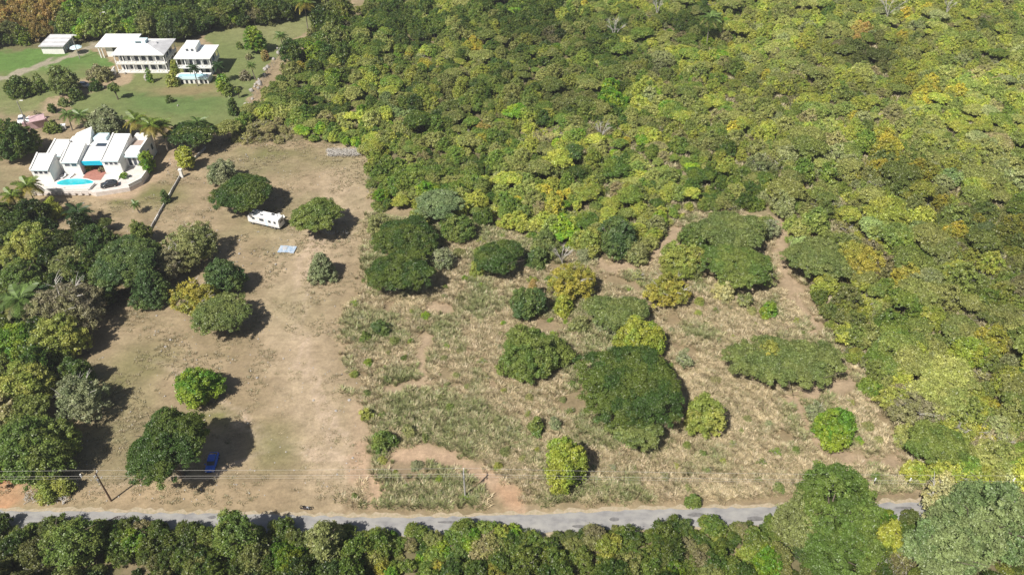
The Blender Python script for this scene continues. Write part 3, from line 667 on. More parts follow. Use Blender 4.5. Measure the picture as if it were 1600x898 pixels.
for i, (px, py, h, L_, c, lab) in enumerate(PALM):
    if c == 9: continue
    X, Y = at(px, py, h); r = random.Random(900 + i); root = empty('palm_tree', (X, Y, 0), 0, lab, 'palm')
    lx, ly = r.uniform(-.5, .5), r.uniform(-.5, .5)
    MB().tube([(-lx, -ly, -.1), (-lx * .3, -ly * .3, h * .5), (0, 0, h)], [.22, .15, .12], 8).build('trunk', M['palm_bark'], root)
    n = 22
    for k in range(n):
        t = k / n; up = .75 - 1.35 * t + r.uniform(-.1, .1); sc_ = 1.22 * L_ / 3.2 * r.uniform(.85, 1.1)
        f = child('frond', FR[k % 4], root, (0, 0, h), (r.uniform(-.3, .3), -up, k * 2.4 + r.uniform(-.2, .2)), (sc_,) * 3)
        if c == 1: g_ = (.30, .26, .06) if t > .45 else (.14, .20, .03)
        elif c == 2: g_ = (.035, .075, .02)
        else: g_ = (.13, .20, .05) if t < .7 else (.22, .22, .07)
        f['tint'] = list(g_); f['tint2'] = [v * 1.3 for v in g_]

# ------------------------------------------------------------------ wood: variants, placing
VAR = []                                                   # (kind, crown mesh, trunk mesh, bark, combined mesh)
spec = [('round', 2.6, 2.4, 3.4), ('round', 2.3, 2.5, 3.0), ('round', 2.9, 2.6, 3.2), ('round', 2.0, 2.1, 3.4), ('umbrella', 3.5, 3.2, 1.7), ('umbrella', 3.9, 3.3, 1.9), ('umbrella', 3.1, 3.0, 1.5),
        ('airy', 2.6, 2.5, 3.0), ('airy', 2.2, 2.3, 2.6), ('bush', 2.1, 1.9, 2.2), ('bush', 1.7, 1.8, 1.7), ('bush', 2.4, 2.0, 2.0), ('bush', 1.4, 1.5, 1.4), ('twig', 1.9, 1.9, 2.4)]
for i, (kind, rx, ry, ch) in enumerate(spec):
    zb = {'round': 1.5, 'umbrella': 3.0, 'airy': 1.7, 'bush': .05, 'twig': .3}[kind]; H_ = zb + ch
    if kind == 'twig': A = tree_arrays(rx, ry, ch, 'airy', .13, .3, 50 + i, zb, .6, 3)
    else: A = tree_arrays(rx * 1.08, ry * 1.08, ch, kind, .16, .8, 50 + i, zb, .52 if kind != 'bush' else .42, 3 + i % 2)
    tm = trunk_mb(H_ * .9, .12 if kind != 'bush' else .06, rx * .8, zb, 80 + i, 5, 10 if kind == 'twig' else (4 if kind == 'airy' else 0))
    bk = M['palebark'] if kind in ('airy', 'twig') else M['bark']
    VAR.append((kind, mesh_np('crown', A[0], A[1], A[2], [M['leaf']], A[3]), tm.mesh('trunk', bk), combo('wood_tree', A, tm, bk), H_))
KIDX = {k: [i for i, s_ in enumerate(spec) if s_[0] == k] for k in ('round', 'umbrella', 'airy', 'bush', 'twig')}

def region(px, py):
    if py > 800: return 'low'
    if px < 260 and py > 320: return 'left'
    if px < 540 and py < 100: return 'back'
    if px > 1180 and py > 225: return 'right'
    return 'wood'
PAL = {
 'low': [('mid', .38), ('bright', .05), ('yg', .05), ('olive', .16), ('dark', .24), ('gold', .005), ('oliveumb', .06), ('blue', .03), ('brown', .04)],
 'left': [('dark', .38), ('mid', .22), ('oliveumb', .2), ('blue', .12), ('brown', .08)],
 'back': [('dark', .26), ('mid', .26), ('olive', .16), ('blue', .12), ('brown', .08), ('bright', .05), ('yg', .07)],
 'right': [('oliveumb', .22), ('olive', .26), ('yg', .17), ('mid', .08), ('grey', .11), ('gold', .03), ('brown', .08), ('bluepale', .02)],
 'wood': [('mid', .17), ('yg', .25), ('olive', .24), ('oliveumb', .17), ('dark', .04), ('bright', .05), ('gold', .015), ('blue', .02), ('brown', .04), ('grey', .02)],
}
REG = {'low': 'in the thicket below the road', 'left': 'in the tree belt along the left side of the lot', 'back': 'in the far trees behind the white houses', 'right': 'in the dry scrub right of the grass field', 'wood': 'in the wood behind the grass field'}
CN = {'dark': 'dark green', 'mid': 'mid green', 'bright': 'fresh green', 'lime': 'lime green', 'yg': 'yellow-green', 'gold': 'golden', 'olive': 'dull olive', 'grey': 'grey-green', 'blue': 'blue-green', 'brown': 'brownish', 'orange': 'orange', 'oliveumb': 'deep olive', 'pale': 'pale', 'bluepale': 'pale green'}
KN = {'round': 'round crowned tree', 'umbrella': 'flat topped tree', 'airy': 'thin leaved tree', 'bush': 'leafy shrub', 'twig': 'twiggy half bare shrub'}
# clumps that stand out in the photograph: px, py, colour, radius px
SPOT = [(60, 25, 'orange', 45), (15, 30, 'orange', 30), (95, 15, 'orange', 25), (125, 28, 'bright', 14), (270, 25, 'dark', 60), (1345, 45, 'orange', 18), (1215, 25, 'orange', 8), (1390, 225, 'gold', 28), (1365, 255, 'gold', 22), (1425, 120, 'gold', 14), (1450, 140, 'gold', 20),
        (1430, 270, 'gold', 26), (740, 60, 'gold', 14), (750, 185, 'orange', 12), (660, 95, 'gold', 12), (960, 150, 'bright', 22), (780, 110, 'dark', 18), (745, 245, 'dark', 26), (745, 210, 'gold', 10), (870, 300, 'gold', 22), (620, 260, 'mid', 40), (490, 160, 'dark', 30), (540, 165, 'dark', 20),
        (700, 100, 'dark', 16), (1100, 280, 'dark', 34), (1180, 300, 'dark', 22), (1060, 250, 'mid', 24), (930, 70, 'dark', 20), (1290, 20, 'dark', 20), (1090, 30, 'dark', 40), (1590, 20, 'dark', 14), (640, 25, 'dark', 60), (820, 10, 'dark', 60), (620, 160, 'bluepale', 24), (1040, 90, 'grey', 20),
        (860, 60, 'brown', 16), (850, 200, 'brown', 14), (940, 200, 'brown', 22), (420, 210, 'brown', 50), (1060, 60, 'brown', 12), (1240, 110, 'brown', 12), (1400, 180, 'brown', 16), (1230, 290, 'gold', 16), (1500, 430, 'oliveumb', 40), (1400, 500, 'mid', 40), (1340, 470, 'yg', 30),
        (1560, 620, 'gold', 14), (1590, 600, 'yg', 14), (1480, 600, 'olive', 40), (1560, 700, 'olive', 40), (960, 880, 'gold', 20), (690, 868, 'gold', 18), (1420, 870, 'brown', 30), (880, 855, 'bright', 20), (540, 880, 'mid', 30), (450, 860, 'bright', 30), (30, 880, 'olive', 40), (1050, 850, 'dark', 18)]
pts = []; cell = {}
def free(x, y, d):
    for i in range(int(x // 3) - 1, int(x // 3) + 2):
        for j in range(int(y // 3) - 1, int(y // 3) + 2):
            for a, b_ in cell.get((i, j), ()):
                if (a - x) ** 2 + (b_ - y) ** 2 < d * d: return False
    return True
LOWEDGE = [(-400, 827), (0, 829), (200, 833), (400, 836), (600, 841), (900, 832), (1200, 823), (1440, 816), (1800, 806)]
def placeable(x, y, m=0):
    px, py = proj(x, y)
    if py > 800:
        yy = np.interp(px, [p[0] for p in LOWEDGE], [p[1] for p in LOWEDGE]); return py > yy
    if px < 340 and 0 < py < 40 and (abs(px - 180) < 26 and abs(py - 14) < 12 or abs(px - 300) < 16 and py < 10): return False
    for P_ in (FOREST, BACKWOOD, LEFTWOOD):
        if inpoly(np.array(px), np.array(py), P_): return True
    return False
rr = random.Random(5)
N_TRY = 100000
for _ in range(N_TRY):
    y = 44 + (335 - 44) * rr.random(); half = 30 + .74 * y + 12
    x = rr.uniform(-half, half)
    fr_ = 4.7 if x < -84 and y < 190 else 2.35
    if not free(x, y, fr_ * (.81 if y > 78 and x > -90 else .66 if y < 78 else 1)): continue
    if not placeable(x, y): continue
    ok = True
    for hx, hy, hr, hk in HERO_POS:
        if (hx - x) ** 2 + (hy - y) ** 2 < (hr * (.85 if hk != 'vine' else .9)) ** 2: ok = False; break
    if not ok: continue
    cell.setdefault((int(x // 3), int(y // 3)), []).append((x, y)); pts.append((x, y))
def pick(pal, r):
    t = r.random() * sum(a for _, a in pal)
    for c_, a in pal:
        t -= a
        if t <= 0: return c_
    return pal[0][0]
def patchf(x, y, reg):                                     # stands of lighter and darker growth
    a = float(fbm(np.array(x + 300.), np.array(y + 10.), 26, 140, 3)); b = float(fbm(np.array(x + 300.), np.array(y + 10.), 9, 150, 2))
    return {'wood': 1.18, 'right': 1.16, 'low': .80, 'left': .88, 'back': .95}[reg] * (1 + 1.15 * (a - .5) + .7 * (b - .5))
items = []
for x, y in pts:
    px, py = proj(x, y, 3.5); reg = region(px, py + 8); r = rr
    pal = PAL[reg]
    n_ = float(fbm(np.array(x), np.array(y), 16, 60, 3))
    if reg == 'wood' and px < 1000 and n_ < .47: pal = [('mid', .35), ('dark', .2), ('olive', .2), ('oliveumb', .15), ('yg', .1)]
    if reg == 'wood' and px > 1150: pal = [('yg', .34), ('olive', .30), ('oliveumb', .17), ('gold', .02), ('mid', .06), ('grey', .06), ('brown', .05)]
    c_ = pick(pal, r)
    for sx, sy, sc2, sr in SPOT:
        if (px - sx) ** 2 + ((py - sy) * 1.5) ** 2 < sr * sr and r.random() < .85: c_ = sc2
    ks = {'low': (('round', .45), ('bush', .3), ('airy', .17), ('twig', .08)), 'left': (('round', .6), ('airy', .2), ('umbrella', .2)), 'back': (('round', .75), ('bush', .15), ('umbrella', .1)),
          'right': (('umbrella', .14), ('round', .18), ('airy', .22), ('bush', .30), ('twig', .16)), 'wood': (('round', .46), ('umbrella', .13), ('airy', .15), ('bush', .21), ('twig', .05))}[reg]
    k_ = pick(ks, r)
    if c_ in ('grey', 'brown') and r.random() < .6: k_ = 'twig' if r.random() < .6 else 'airy'
    if c_ in ('gold', 'orange') and k_ == 'umbrella': k_ = 'round'
    v_ = r.choice(KIDX[k_]); s0 = (.55 + .8 * r.random() ** 1.6 + .2 * float(fbm(np.array(x), np.array(y), 9, 71, 2))) * (1.3 if reg == 'back' else (.92 if reg == 'right' else 1.12 if reg == 'left' else .84)); hz = s0 * (.8 + .9 * float(fbm(np.array(x), np.array(y), 11, 77, 3)) - .1)
    if reg == 'low': s0 *= .84; hz *= .74 + .14 * rr.random()
    if reg == 'wood': s0 *= .92; hz *= .86
    # keep low things at the wood's front edge
    if reg == 'low' and py > 0 and y > 66: hz *= .8
    items.append((x, y, k_, v_, c_, s0, hz, r.uniform(0, 6.28), reg))
print('wood items', len(items))
items.sort(key=lambda t: t[1] + abs(t[0]) * .0 + (1e4 if abs(proj(t[0], t[1])[0] - 800) > 830 or proj(t[0], t[1], 4)[1] > 915 else 0))
LOWW = ['in the bottom left corner', 'below the first power pole', 'below the big tree with the blue car', 'below the motorcycle', 'below the earth track mouth', 'below the lime green tree', 'below the middle right of the field', 'left of the vine trees', 'among the vine covered trees', 'in the bottom right corner']
LEFTW = ['close to the villa lawn', 'beside the pointed tree', 'beside the coconut palm', 'beside the long shadow', 'behind the wispy tree', 'by the lower left corner']
RIGHTW = ['right of the lot top corner', 'around the two golden trees', 'below the two golden trees', 'level with the long flat tree', 'above the road', 'above the road']
n_t = n_s = 0; MAXT, MAXS = 300 - 90, 300 - 50 - 200
far = []
for it in items:
    x, y, k_, v_, c_, s0, hz, rz, reg = it
    shr = k_ in ('bush', 'twig'); px, py = proj(x, y, 3)
    vis = -30 < px < 1630 and py < 915
    if vis and ((shr and n_s < MAXS) or (not shr and n_t < MAXT)):
        if shr: n_s += 1
        else: n_t += 1
        if reg == 'low': where = 'below the road, ' + LOWW[min(len(LOWW) - 1, max(0, int(px // 160)))]
        elif reg == 'left': where = 'in the left tree belt, ' + LEFTW[min(len(LEFTW) - 1, max(0, int((py - 330) // 70)))]
        elif reg == 'right': where = 'in the dry scrub ' + RIGHTW[min(len(RIGHTW) - 1, max(0, int((py - 225) // 95)))] + (', near the picture edge' if px > 1480 else '')
        else: where = REG[reg] + (' right of its middle' if px > 900 else ' left of its middle')
        lab = ' '.join(('%s %s %s' % (CN[c_], KN[k_], where)).split()[:16])
        root = empty('wild_shrub' if shr else 'wild_tree', (x, y, 0), rz, lab, 'shrub' if shr else 'tree', lab)
        root.scale = (s0, s0, hz)
        c = child('crown', VAR[v_][1], root); settint(c, c_, rr, .10); q_ = patchf(x, y, reg)
        c['tint'] = [c['tint'][0] * q_, c['tint'][1] * q_, c['tint'][2] * q_ * .8]; c['tint2'] = [c['tint2'][0] * q_, c['tint2'][1] * q_, c['tint2'][2] * q_ * .8]
        child('trunk', VAR[v_][2], root)
    else: far.append(it)

def scatter(name, meshes, X, Y, Z, SC, RZ, TI, T2, IX, kind='stuff', label=None, cat=None):
    col = bpy.data.collections.new(name + '_sources')
    for i, me in enumerate(meshes):
        col.objects.link(bpy.data.objects.new('%s_%02d' % (name, i), me))
    me = bpy.data.meshes.new(name); me.vertices.add(len(X)); me.vertices.foreach_set('co', np.stack([X, Y, Z], 1).astype(np.float32).ravel())
    def at_(nm, ty, f, arr):
        a = me.attributes.new(nm, ty, 'POINT'); a.data.foreach_set(f, np.asarray(arr, np.float32 if f != 'value' or ty != 'INT' else np.int32).ravel())
    at_('sc', 'FLOAT_VECTOR', 'vector', SC); at_('rz', 'FLOAT', 'value', RZ); at_('ix', 'INT', 'value', IX)
    one = np.ones((len(X), 1)); at_('tint', 'FLOAT_COLOR', 'color', np.concatenate([TI, one], 1)); at_('tint2', 'FLOAT_COLOR', 'color', np.concatenate([T2, one], 1))
    me.update()
    o = link(bpy.data.objects.new(name, me)); tag(o, label, cat, None, kind)
    ng = bpy.data.node_groups.new(name, 'GeometryNodeTree')
    ng.interface.new_socket('Geometry', in_out='INPUT', socket_type='NodeSocketGeometry'); ng.interface.new_socket('Geometry', in_out='OUTPUT', socket_type='NodeSocketGeometry')
    N = ng.nodes; L = ng.links.new; gi = N.new('NodeGroupInput'); go = N.new('NodeGroupOutput'); ip = N.new('GeometryNodeInstanceOnPoints'); ci = N.new('GeometryNodeCollectionInfo')
    ci.inputs['Collection'].default_value = col; ci.inputs['Separate Children'].default_value = True; ci.inputs['Reset Children'].default_value = True
    def na(nm, ty): q = N.new('GeometryNodeInputNamedAttribute'); q.data_type = ty; q.inputs[0].default_value = nm; return q.outputs[0]
    cx_ = N.new('ShaderNodeCombineXYZ'); L(na('rz', 'FLOAT'), cx_.inputs[2])
    L(gi.outputs[0], ip.inputs['Points']); L(ci.outputs[0], ip.inputs['Instance']); ip.inputs['Pick Instance'].default_value = True
    L(na('ix', 'INT'), ip.inputs['Instance Index']); L(cx_.outputs[0], ip.inputs['Rotation']); L(na('sc', 'FLOAT_VECTOR'), ip.inputs['Scale'])
    L(ip.outputs[0], go.inputs[0])
    md = o.modifiers.new('scatter', 'NODES'); md.node_group = ng
    return o
def jit(c_, q_=1):
    a, b_ = COL[c_]; f = rr.uniform(.86, 1.14) * q_; return [a[0] * f * rr.uniform(.94, 1.08), a[1] * f, a[2] * f * .8], [b_[0] * f, b_[1] * f, b_[2] * f * .8]
TT = [jit(i[4], patchf(i[0], i[1], i[8])) for i in far]
scatter('distant_wood', [v[3] for v in VAR], np.array([i[0] for i in far]), np.array([i[1] for i in far]), np.zeros(len(far)), np.array([(i[5], i[5], i[6]) for i in far]),
        np.array([i[7] for i in far]), np.array([t[0] for t in TT]), np.array([t[1] for t in TT]), np.array([i[3] for i in far]), label='dense green and yellow wood covering the slope behind the grass field', cat='wood')
print('mesh tris', sum(len(m.polygons) * 2 for m in bpy.data.meshes)); print('individual', n_t, n_s, 'far', len(far))

# ------------------------------------------------------------------ dry grass
def tuft(seed, n=64, h=.95, spread=.45, wd=.036, lean=.65):
    r = np.random.RandomState(seed); V = []; Q = []; T = []; vy = []
    for i in range(n):
        a = r.rand() * 6.283; q = spread * math.sqrt(r.rand()); hh = h * r.uniform(.5, 1.15); ln = lean * r.uniform(.3, 1.2) * hh; a2 = a + r.uniform(-.8, .8)
        p = np.array([q * math.cos(a), q * math.sin(a), 0]); d = np.array([math.cos(a2), math.sin(a2), 0]); s_ = np.array([-d[1], d[0], 0]) * wd * r.uniform(.7, 1.4)
        m_ = p + d * ln * .35 + [0, 0, hh * .62]; e = p + d * ln + [0, 0, hh * r.uniform(.7, 1)]
        b = len(V); V += [p - s_, p + s_, m_ + s_ * .9, m_ - s_ * .9, e]; Q.append([b, b + 1, b + 2, b + 3]); T.append([b + 3, b + 2, b + 4])
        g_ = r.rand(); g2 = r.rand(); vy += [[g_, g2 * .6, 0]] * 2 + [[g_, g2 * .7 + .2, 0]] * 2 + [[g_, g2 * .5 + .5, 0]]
    return mesh_np('tuft', np.array(V), Q, T, [M['grass']], vy)
TUFT = [tuft(i) for i in range(4)] + [tuft(10 + i, 80, .75, .62, .034, .9) for i in range(3)]
GX, GY = [], []
xs = np.arange(-40, 82, .74); ys = np.arange(74, 178, .74)
gx, gy = np.meshgrid(xs, ys); gx = gx + RS.uniform(-.4, .4, gx.shape); gy = gy + RS.uniform(-.4, .4, gy.shape); gx = gx.ravel(); gy = gy.ravel()
px, py = proj(gx, gy); s_ = ppm(px, py); jx = (fbm(gx, gy, 5, 91) - .5) * 5 * s_
bare = fbm(gx, gy, 7, 95, 3)
ok = inpoly(px + jx + RS.randn(len(gx)) * s_ * .9, py, FIELD) & (np.clip((tracks(px + jx * .6, py) - .35) * 1.1, 0, 1) > RS.rand(len(gx))) & (dist_line(gx, gy, ROAD) > 3.6) & (bare < .62 + .14 * RS.rand(len(gx)))
# a few more beside the track and at wood edge, and on the roadside verge
gx, gy, px, py = gx[ok], gy[ok], px[ok], py[ok]
nn = fbm(gx, gy, 7, 97, 4) * 1.25 - .13 + .05 * (px < 800) - .08 * (px > 1000) + .12 * ((px > 600) & (px < 790) & (py > 735)) + .05 * ((px < 730) & (py > 450)); n2 = RS.rand(len(gx))
straw = np.array((.46, .385, .235)); strawpink = np.array((.47, .37, .25)); green = np.array((.25, .295, .115)); olive = np.array((.34, .325, .165))
TI = np.where((nn > .60)[:, None], green, np.where((nn > .52)[:, None], olive, np.where((n2 > .5)[:, None], straw, strawpink)))
mixr = RS.rand(len(gx))[:, None]; TI = TI * (.72 + .5 * mixr)
T2 = np.where((n2 > .4)[:, None], np.array((.58, .485, .315)), np.array((.28, .275, .125)))
hs = (.35 + .95 * np.clip(nn, 0, 1)) * RS.uniform(.5, 1.5, len(gx)); ws = RS.uniform(.6, 1.6, len(gx))
print('tufts', len(gx))
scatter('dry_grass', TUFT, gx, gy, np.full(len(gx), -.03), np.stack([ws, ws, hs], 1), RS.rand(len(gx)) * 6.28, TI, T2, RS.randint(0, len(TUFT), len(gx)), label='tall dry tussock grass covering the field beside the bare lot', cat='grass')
gx, gy = np.meshgrid(np.arange(20, 175, 1.5), np.arange(70, 260, 1.5)); gx = (gx + RS.uniform(-.7, .7, gx.shape)).ravel(); gy = (gy + RS.uniform(-.7, .7, gy.shape)).ravel()
px, py = proj(gx, gy); ok = (inpoly(px, py, FOREST) & (px > 900) & (px < 1750)) & (RS.rand(len(gx)) < .9); gx, gy = gx[ok], gy[ok]; q = RS.rand(len(gx))[:, None]
TI = q * np.array((.50, .42, .28)) + (1 - q) * np.array((.32, .31, .16)); sc_ = RS.uniform(1.0, 1.7, len(gx))
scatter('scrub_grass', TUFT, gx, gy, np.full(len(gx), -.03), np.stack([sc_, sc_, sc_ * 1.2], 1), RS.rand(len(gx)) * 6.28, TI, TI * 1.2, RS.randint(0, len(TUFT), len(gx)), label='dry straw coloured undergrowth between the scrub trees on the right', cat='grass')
# low bushes dotted through the dry grass
fp = []
for _ in range(2500):
    px_, py_ = rr.uniform(550, 1420), rr.uniform(345, 790)
    if not inpoly(np.array(px_), np.array(py_), FIELD): continue
    x, y = at(px_, py_)
    if any((x - a) ** 2 + (y - b_) ** 2 < (hr + .6) ** 2 for a, b_, hr, _k in HERO_POS) or any((x - a) ** 2 + (y - b_) ** 2 < 9 for a, b_ in fp) or float(dist_line(np.array(x), np.array(y), ROAD)) < 5: continue
    if float(tracks(np.array(px_), np.array(py_))) < 1: continue
    if rr.random() > (.9 if py_ < 440 or px_ < 700 else .35): continue
    fp.append((x, y))
    if len(fp) > 200: break
for x, y in fp:
    px_, py_ = proj(x, y); c_ = rr.choice(('olive', 'mid', 'olive', 'grey', 'yg', 'brown', 'oliveumb', 'bright')); s0 = rr.uniform(.22, .55) * (1.9 if py_ < 440 and rr.random() < .6 else 1); v_ = rr.choice(KIDX['bush'] + KIDX['twig'][:1])
    lab = 'low %s bush in the dry grass, %s' % (CN[c_], ('far left' if px_ < 700 else 'centre left' if px_ < 880 else 'centre right' if px_ < 1080 else 'far right') + (' at its top' if py_ < 440 else ' in its middle' if py_ < 620 else ' near the road'))
    root = empty('field_bush', (x, y, 0), rr.uniform(0, 6), lab, 'shrub', lab); root.scale = (s0, s0, s0 * rr.uniform(.8, 1.3)); c = child('crown', VAR[v_][1], root); settint(c, c_, rr, .15); child('trunk', VAR[v_][2], root)
# short mown stubble on the lot
SH = [tuft(30 + i, 16, .16, .30, .035, 1.6) for i in range(3)]
n = 26000; gx = RS.uniform(-128, -10, n); gy = RS.uniform(76, 205, n); px, py = proj(gx, gy)
ok = (px > -40) & (px < 585) & (py > 215) & (dist_line(gx, gy, ROAD) > 3.3) & (fbm(gx, gy, 5, 120, 4) > .47) & ~((np.abs(gx + 109) < 15) & (np.abs(gy - 179) < 13))
gx, gy = gx[ok], gy[ok]; sc_ = RS.uniform(.6, 1.5, len(gx)); q = RS.rand(len(gx))[:, None]
TI = q * np.array((.36, .29, .19)) + (1 - q) * np.array((.25, .23, .12))
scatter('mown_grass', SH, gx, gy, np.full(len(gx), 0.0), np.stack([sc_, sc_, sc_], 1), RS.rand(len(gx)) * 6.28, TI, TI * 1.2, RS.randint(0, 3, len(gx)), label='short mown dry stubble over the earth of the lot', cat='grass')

# ------------------------------------------------------------------ buildings
def window(parent, x0, x1, z0, z1, y, side='front', fr='metalwhite', d=.06):
    """a window on a wall facing -y (front) or +x (side='right', y is then the x of the wall)"""
    f = MB(); t = .10
    def bx(a0, a1, b0, b1, p0, p1, mb):
        if side == 'front': mb.box(a0, a1, y - p1, y - p0, b0, b1)
        else: mb.box(y + p0, y + p1, a0, a1, b0, b1)
    bx(x0, x1, z0, z0 + t, .0, d, f); bx(x0, x1, z1 - t, z1, .0, d, f); bx(x0, x0 + t, z0 + t, z1 - t, .0, d, f); bx(x1 - t, x1, z0 + t, z1 - t, .0, d, f)
    o = f.build('window', M[fr], parent); p = MB(); bx(x0 + t, x1 - t, z0 + t, z1 - t, .0, .03, p); p.build('pane', M['glass'], o)
def gallery(parent, x0, x1, y, z, n, side='front', slab=1.7, h=2.9, rail=True):
    """a deep balcony: slab, parapet with slots, columns"""
    def bx(mb, a0, a1, p0, p1, b0, b1):
        if side == 'front': mb.box(a0, a1, y - p1, y - p0, b0, b1)
        else: mb.box(y + p0, y + p1, a0, a1, b0, b1)
    s_ = MB(); bx(s_, x0, x1, 0.003, slab, z - .22, z); s_.build('balcony_floor', M['white'], parent)
    p = MB(); bx(p, x0, x1, slab - .12, slab, z + .003, z + .30); bx(p, x0, x1, slab - .12, slab, z + .72, z + .92)
    k = int((x1 - x0) / .9)
    for i in range(k + 1):
        a = x0 + (x1 - x0 - .25) * i / k; bx(p, a, a + .25, slab - .11, slab - .01, z + .30, z + .72)
    p.build('parapet', M['white'], parent)
    for i in range(n):
        a = x0 + (x1 - x0 - .28) * i / (n - 1); c = MB(); bx(c, a, a + .28, slab - .27, slab - .125, z + .003, z + h); c.build('column', M['white'], parent)

# the largest, two storey house with hipped roof
X0, X1, Y0, Y1 = -126.6, -112.6, 239.4, 248.6
hs_ = empty('large_house', (0, 0, 0), 0, 'largest two storey white house with wrap-around balconies and hipped roof beside the lawn', 'house')
MB().box(X0, X1, Y0, Y1, 0, 6.3).build('wall', M['white'], hs_)
gallery(hs_, X0 - .6, X1 + 1.4, Y0, 3.3, 7); gallery(hs_, X0 - .6, X1 + 1.4, Y0, .35, 7)
gallery(hs_, Y0 + .003, Y1, X1, 3.3, 4, 'right', 1.4); gallery(hs_, Y0 + .003, Y1, X1, .35, 4, 'right', 1.4)
for z in (.5, 3.45):
    for i in range(6): window(hs_, X0 + .6 + i * 2.25, X0 + 2.1 + i * 2.25, z + (.3 if i % 2 else 0), z + 2.2, Y0)
    for i in range(3): window(hs_, Y0 + .9 + i * 2.9, Y0 + 2.6 + i * 2.9, z, z + 2.2, X1, 'right')
r_ = MB(); ex0, ex1, ey0, ey1 = X0 - 1.0, X1 + 1.8, Y0 - 2.0, Y1 + 1.0; rx0, rx1, ry_ = X0 + 5.0, X0 + 8.2, 243.4
b = 0; r_.v = [(ex0, ey0, 6.45), (ex1, ey0, 6.45), (ex1, ey1, 6.6), (ex0, ey1, 6.6), (rx0, ry_, 8.2), (rx1, ry_, 8.2), (ex0, ey0, 6.25), (ex1, ey0, 6.25), (ex1, ey1, 6.4), (ex0, ey1, 6.4)]
r_.f = [[0, 1, 5, 4], [3, 0, 4], [2, 3, 4, 5], [6, 7, 1, 0], [7, 8, 2, 1], [8, 9, 3, 2], [9, 6, 0, 3], [9, 8, 7, 6]]
roof = r_.build('roof', M['roofwhite'], hs_)
rg = MB(); rg.v = r_.v[:6]; rg.f = [[1, 2, 5]]; rg.build('roof_slope', M['greyroof'], hs_)['label'] = 'light grey right slope of the hipped roof'
cp = MB().box(rx0 - 1.0, rx1 + .6, ry_ - .9, ry_ + 1.6, 7.4, 8.9).build('cupola', M['bluewhite'], roof)
MB().box(rx0 + .6, rx0 + 2.4, ry_ - .96, ry_ - .9, 8.25, 8.7).build('cupola_vent', M['dark'], roof)
MB().box(rx1 + 1.4, rx1 + 3.6, ry_ + .4, ry_ + .9, 7.0, 8.0).build('roof_vent', M['greyroof'], roof)
st = MB()
for k in range(7): st.box(X0 - 1.7 - .28 * k, X0 - 1.4 - .28 * k, Y0 - 2.6, Y0 - 1.4, 0, 2.3 - .3 * k)
st.build('stair', M['white'], hs_)

# carport behind it
cpt = empty('garage', (0, 0, 0), 0, 'white flat roofed garage behind the left end of the largest house', 'garage')
MB().slope(-138.2, -126.0, 249.0, 258.6, 0, 4.1, 4.4, .3).build('roof', M['roofwhite'], cpt)
MB().box(-135.6, -133.2, 250.2, 257, 0, 3.8).box(-133.2, -127, 255, 257, 0, 3.8).build('wall', M['white'], cpt)
MB().box(-133.15, -130.0, 250.0, 250.1, 0.05, 3.0).build('door', M['dark'], cpt)
for a in (-137.6, -136.6, -127.2): MB().box(a, a + .3, 249.3, 249.6, 0, 3.85).build('column', M['white'], cpt)

# right hand flat roofed house
X0, X1, Y0, Y1 = -105.6, -96.6, 236.6, 243.6
h2 = empty('flat_roofed_house', (0, 0, 0), 0, 'white two storey flat roofed house standing above a pale blue pool', 'house')
MB().box(X0, X1, Y0, Y1, 0, 6.3).build('wall', M['white'], h2)
rf = MB().box(X0 - 1.2, X1 + 1.4, Y0 - 2.0, Y1 + 1.2, 6.32, 6.62).build('roof', M['roofwhite'], h2)
ct = MB().slope(X0 + .6, X0 + 4.8, Y0 + 2.2, Y1 + .4, 6.622, 8.2, 8.5).build('rooftop_room', M['roofwhite'], rf)
for k in range(2): MB().box(X0 + 1.7 + 1.6 * k, X0 + 2.5 + 1.6 * k, Y0 + 2.13, Y0 + 2.195, 7.1, 7.9).build('rooftop_window', M['glass'], rf)
MB().box(X1 - 3.4, X1 - .8, Y1 - 2.2, Y1 - .2, 6.622, 6.66).build('roof_patch', M['bluewhite'], rf)
gallery(h2, X0 - .8, X1 + 1.0, Y0, 3.3, 5); gallery(h2, Y0 + .003, Y1, X1, 3.3, 3, 'right', 1.1)
for z in (.6, 3.45):
    for i in range(4): window(h2, X0 + .5 + i * 2.2, X0 + 1.9 + i * 2.2, z, z + 2.2, Y0)
    for i in range(2): window(h2, Y0 + .9 + i * 3.0, Y0 + 2.9 + i * 3.0, z, z + 2.2, X1, 'right', 'bluewhite')
pt = empty('pool_terrace', (0, 0, 0), 0, 'raised white pool terrace with pale blue water in front of the flat roofed house', 'pool')
MB().box(X0 - 1.0, X1 + .6, 230.6, Y0 - 1.75, 0, 1.7).build('terrace_wall', M['white'], pt)
MB().box(X0 - .3, X1 - .3, 231.3, 233.9, 1.5, 1.76).build('water', M['poolpale'], pt)
MB().box(X0 - 1, X1 + .6, 230.35, 230.59, 1.55, 2.3).build('parapet', M['bluewhite'], pt)
for k in range(7): MB().box(X0 - .6 + 1.5 * k, X0 + .1 + 1.5 * k, 230.52, 230.597, .15, 1.25).build('recess', M['dark'], pt)
def lounger(x, y, z, rz, lab):
    o = empty('sun_lounger', (x, y, z), rz, lab, 'lounger')
    MB().box(-.3, .3, -.9, .4, .28, .36).build('seat', M['metalwhite'], o)
    MB().hexa([(-.3, .4, .28), (.3, .4, .28), (.3, .95, .65), (-.3, .95, .65), (-.3, .4, .36), (.3, .4, .36), (.3, .92, .73), (-.3, .92, .73)]).build('backrest', M['metalwhite'], o)
    for a in (-.26, .2):
        for b_ in (-.8, .3): MB().box(a, a + .06, b_, b_ + .06, 0, .28).build('leg', M['metalwhite'], o)
lounger(-99.3, 234.4, 1.7, .5, 'white sun lounger beside the pale blue pool, nearer the right end')
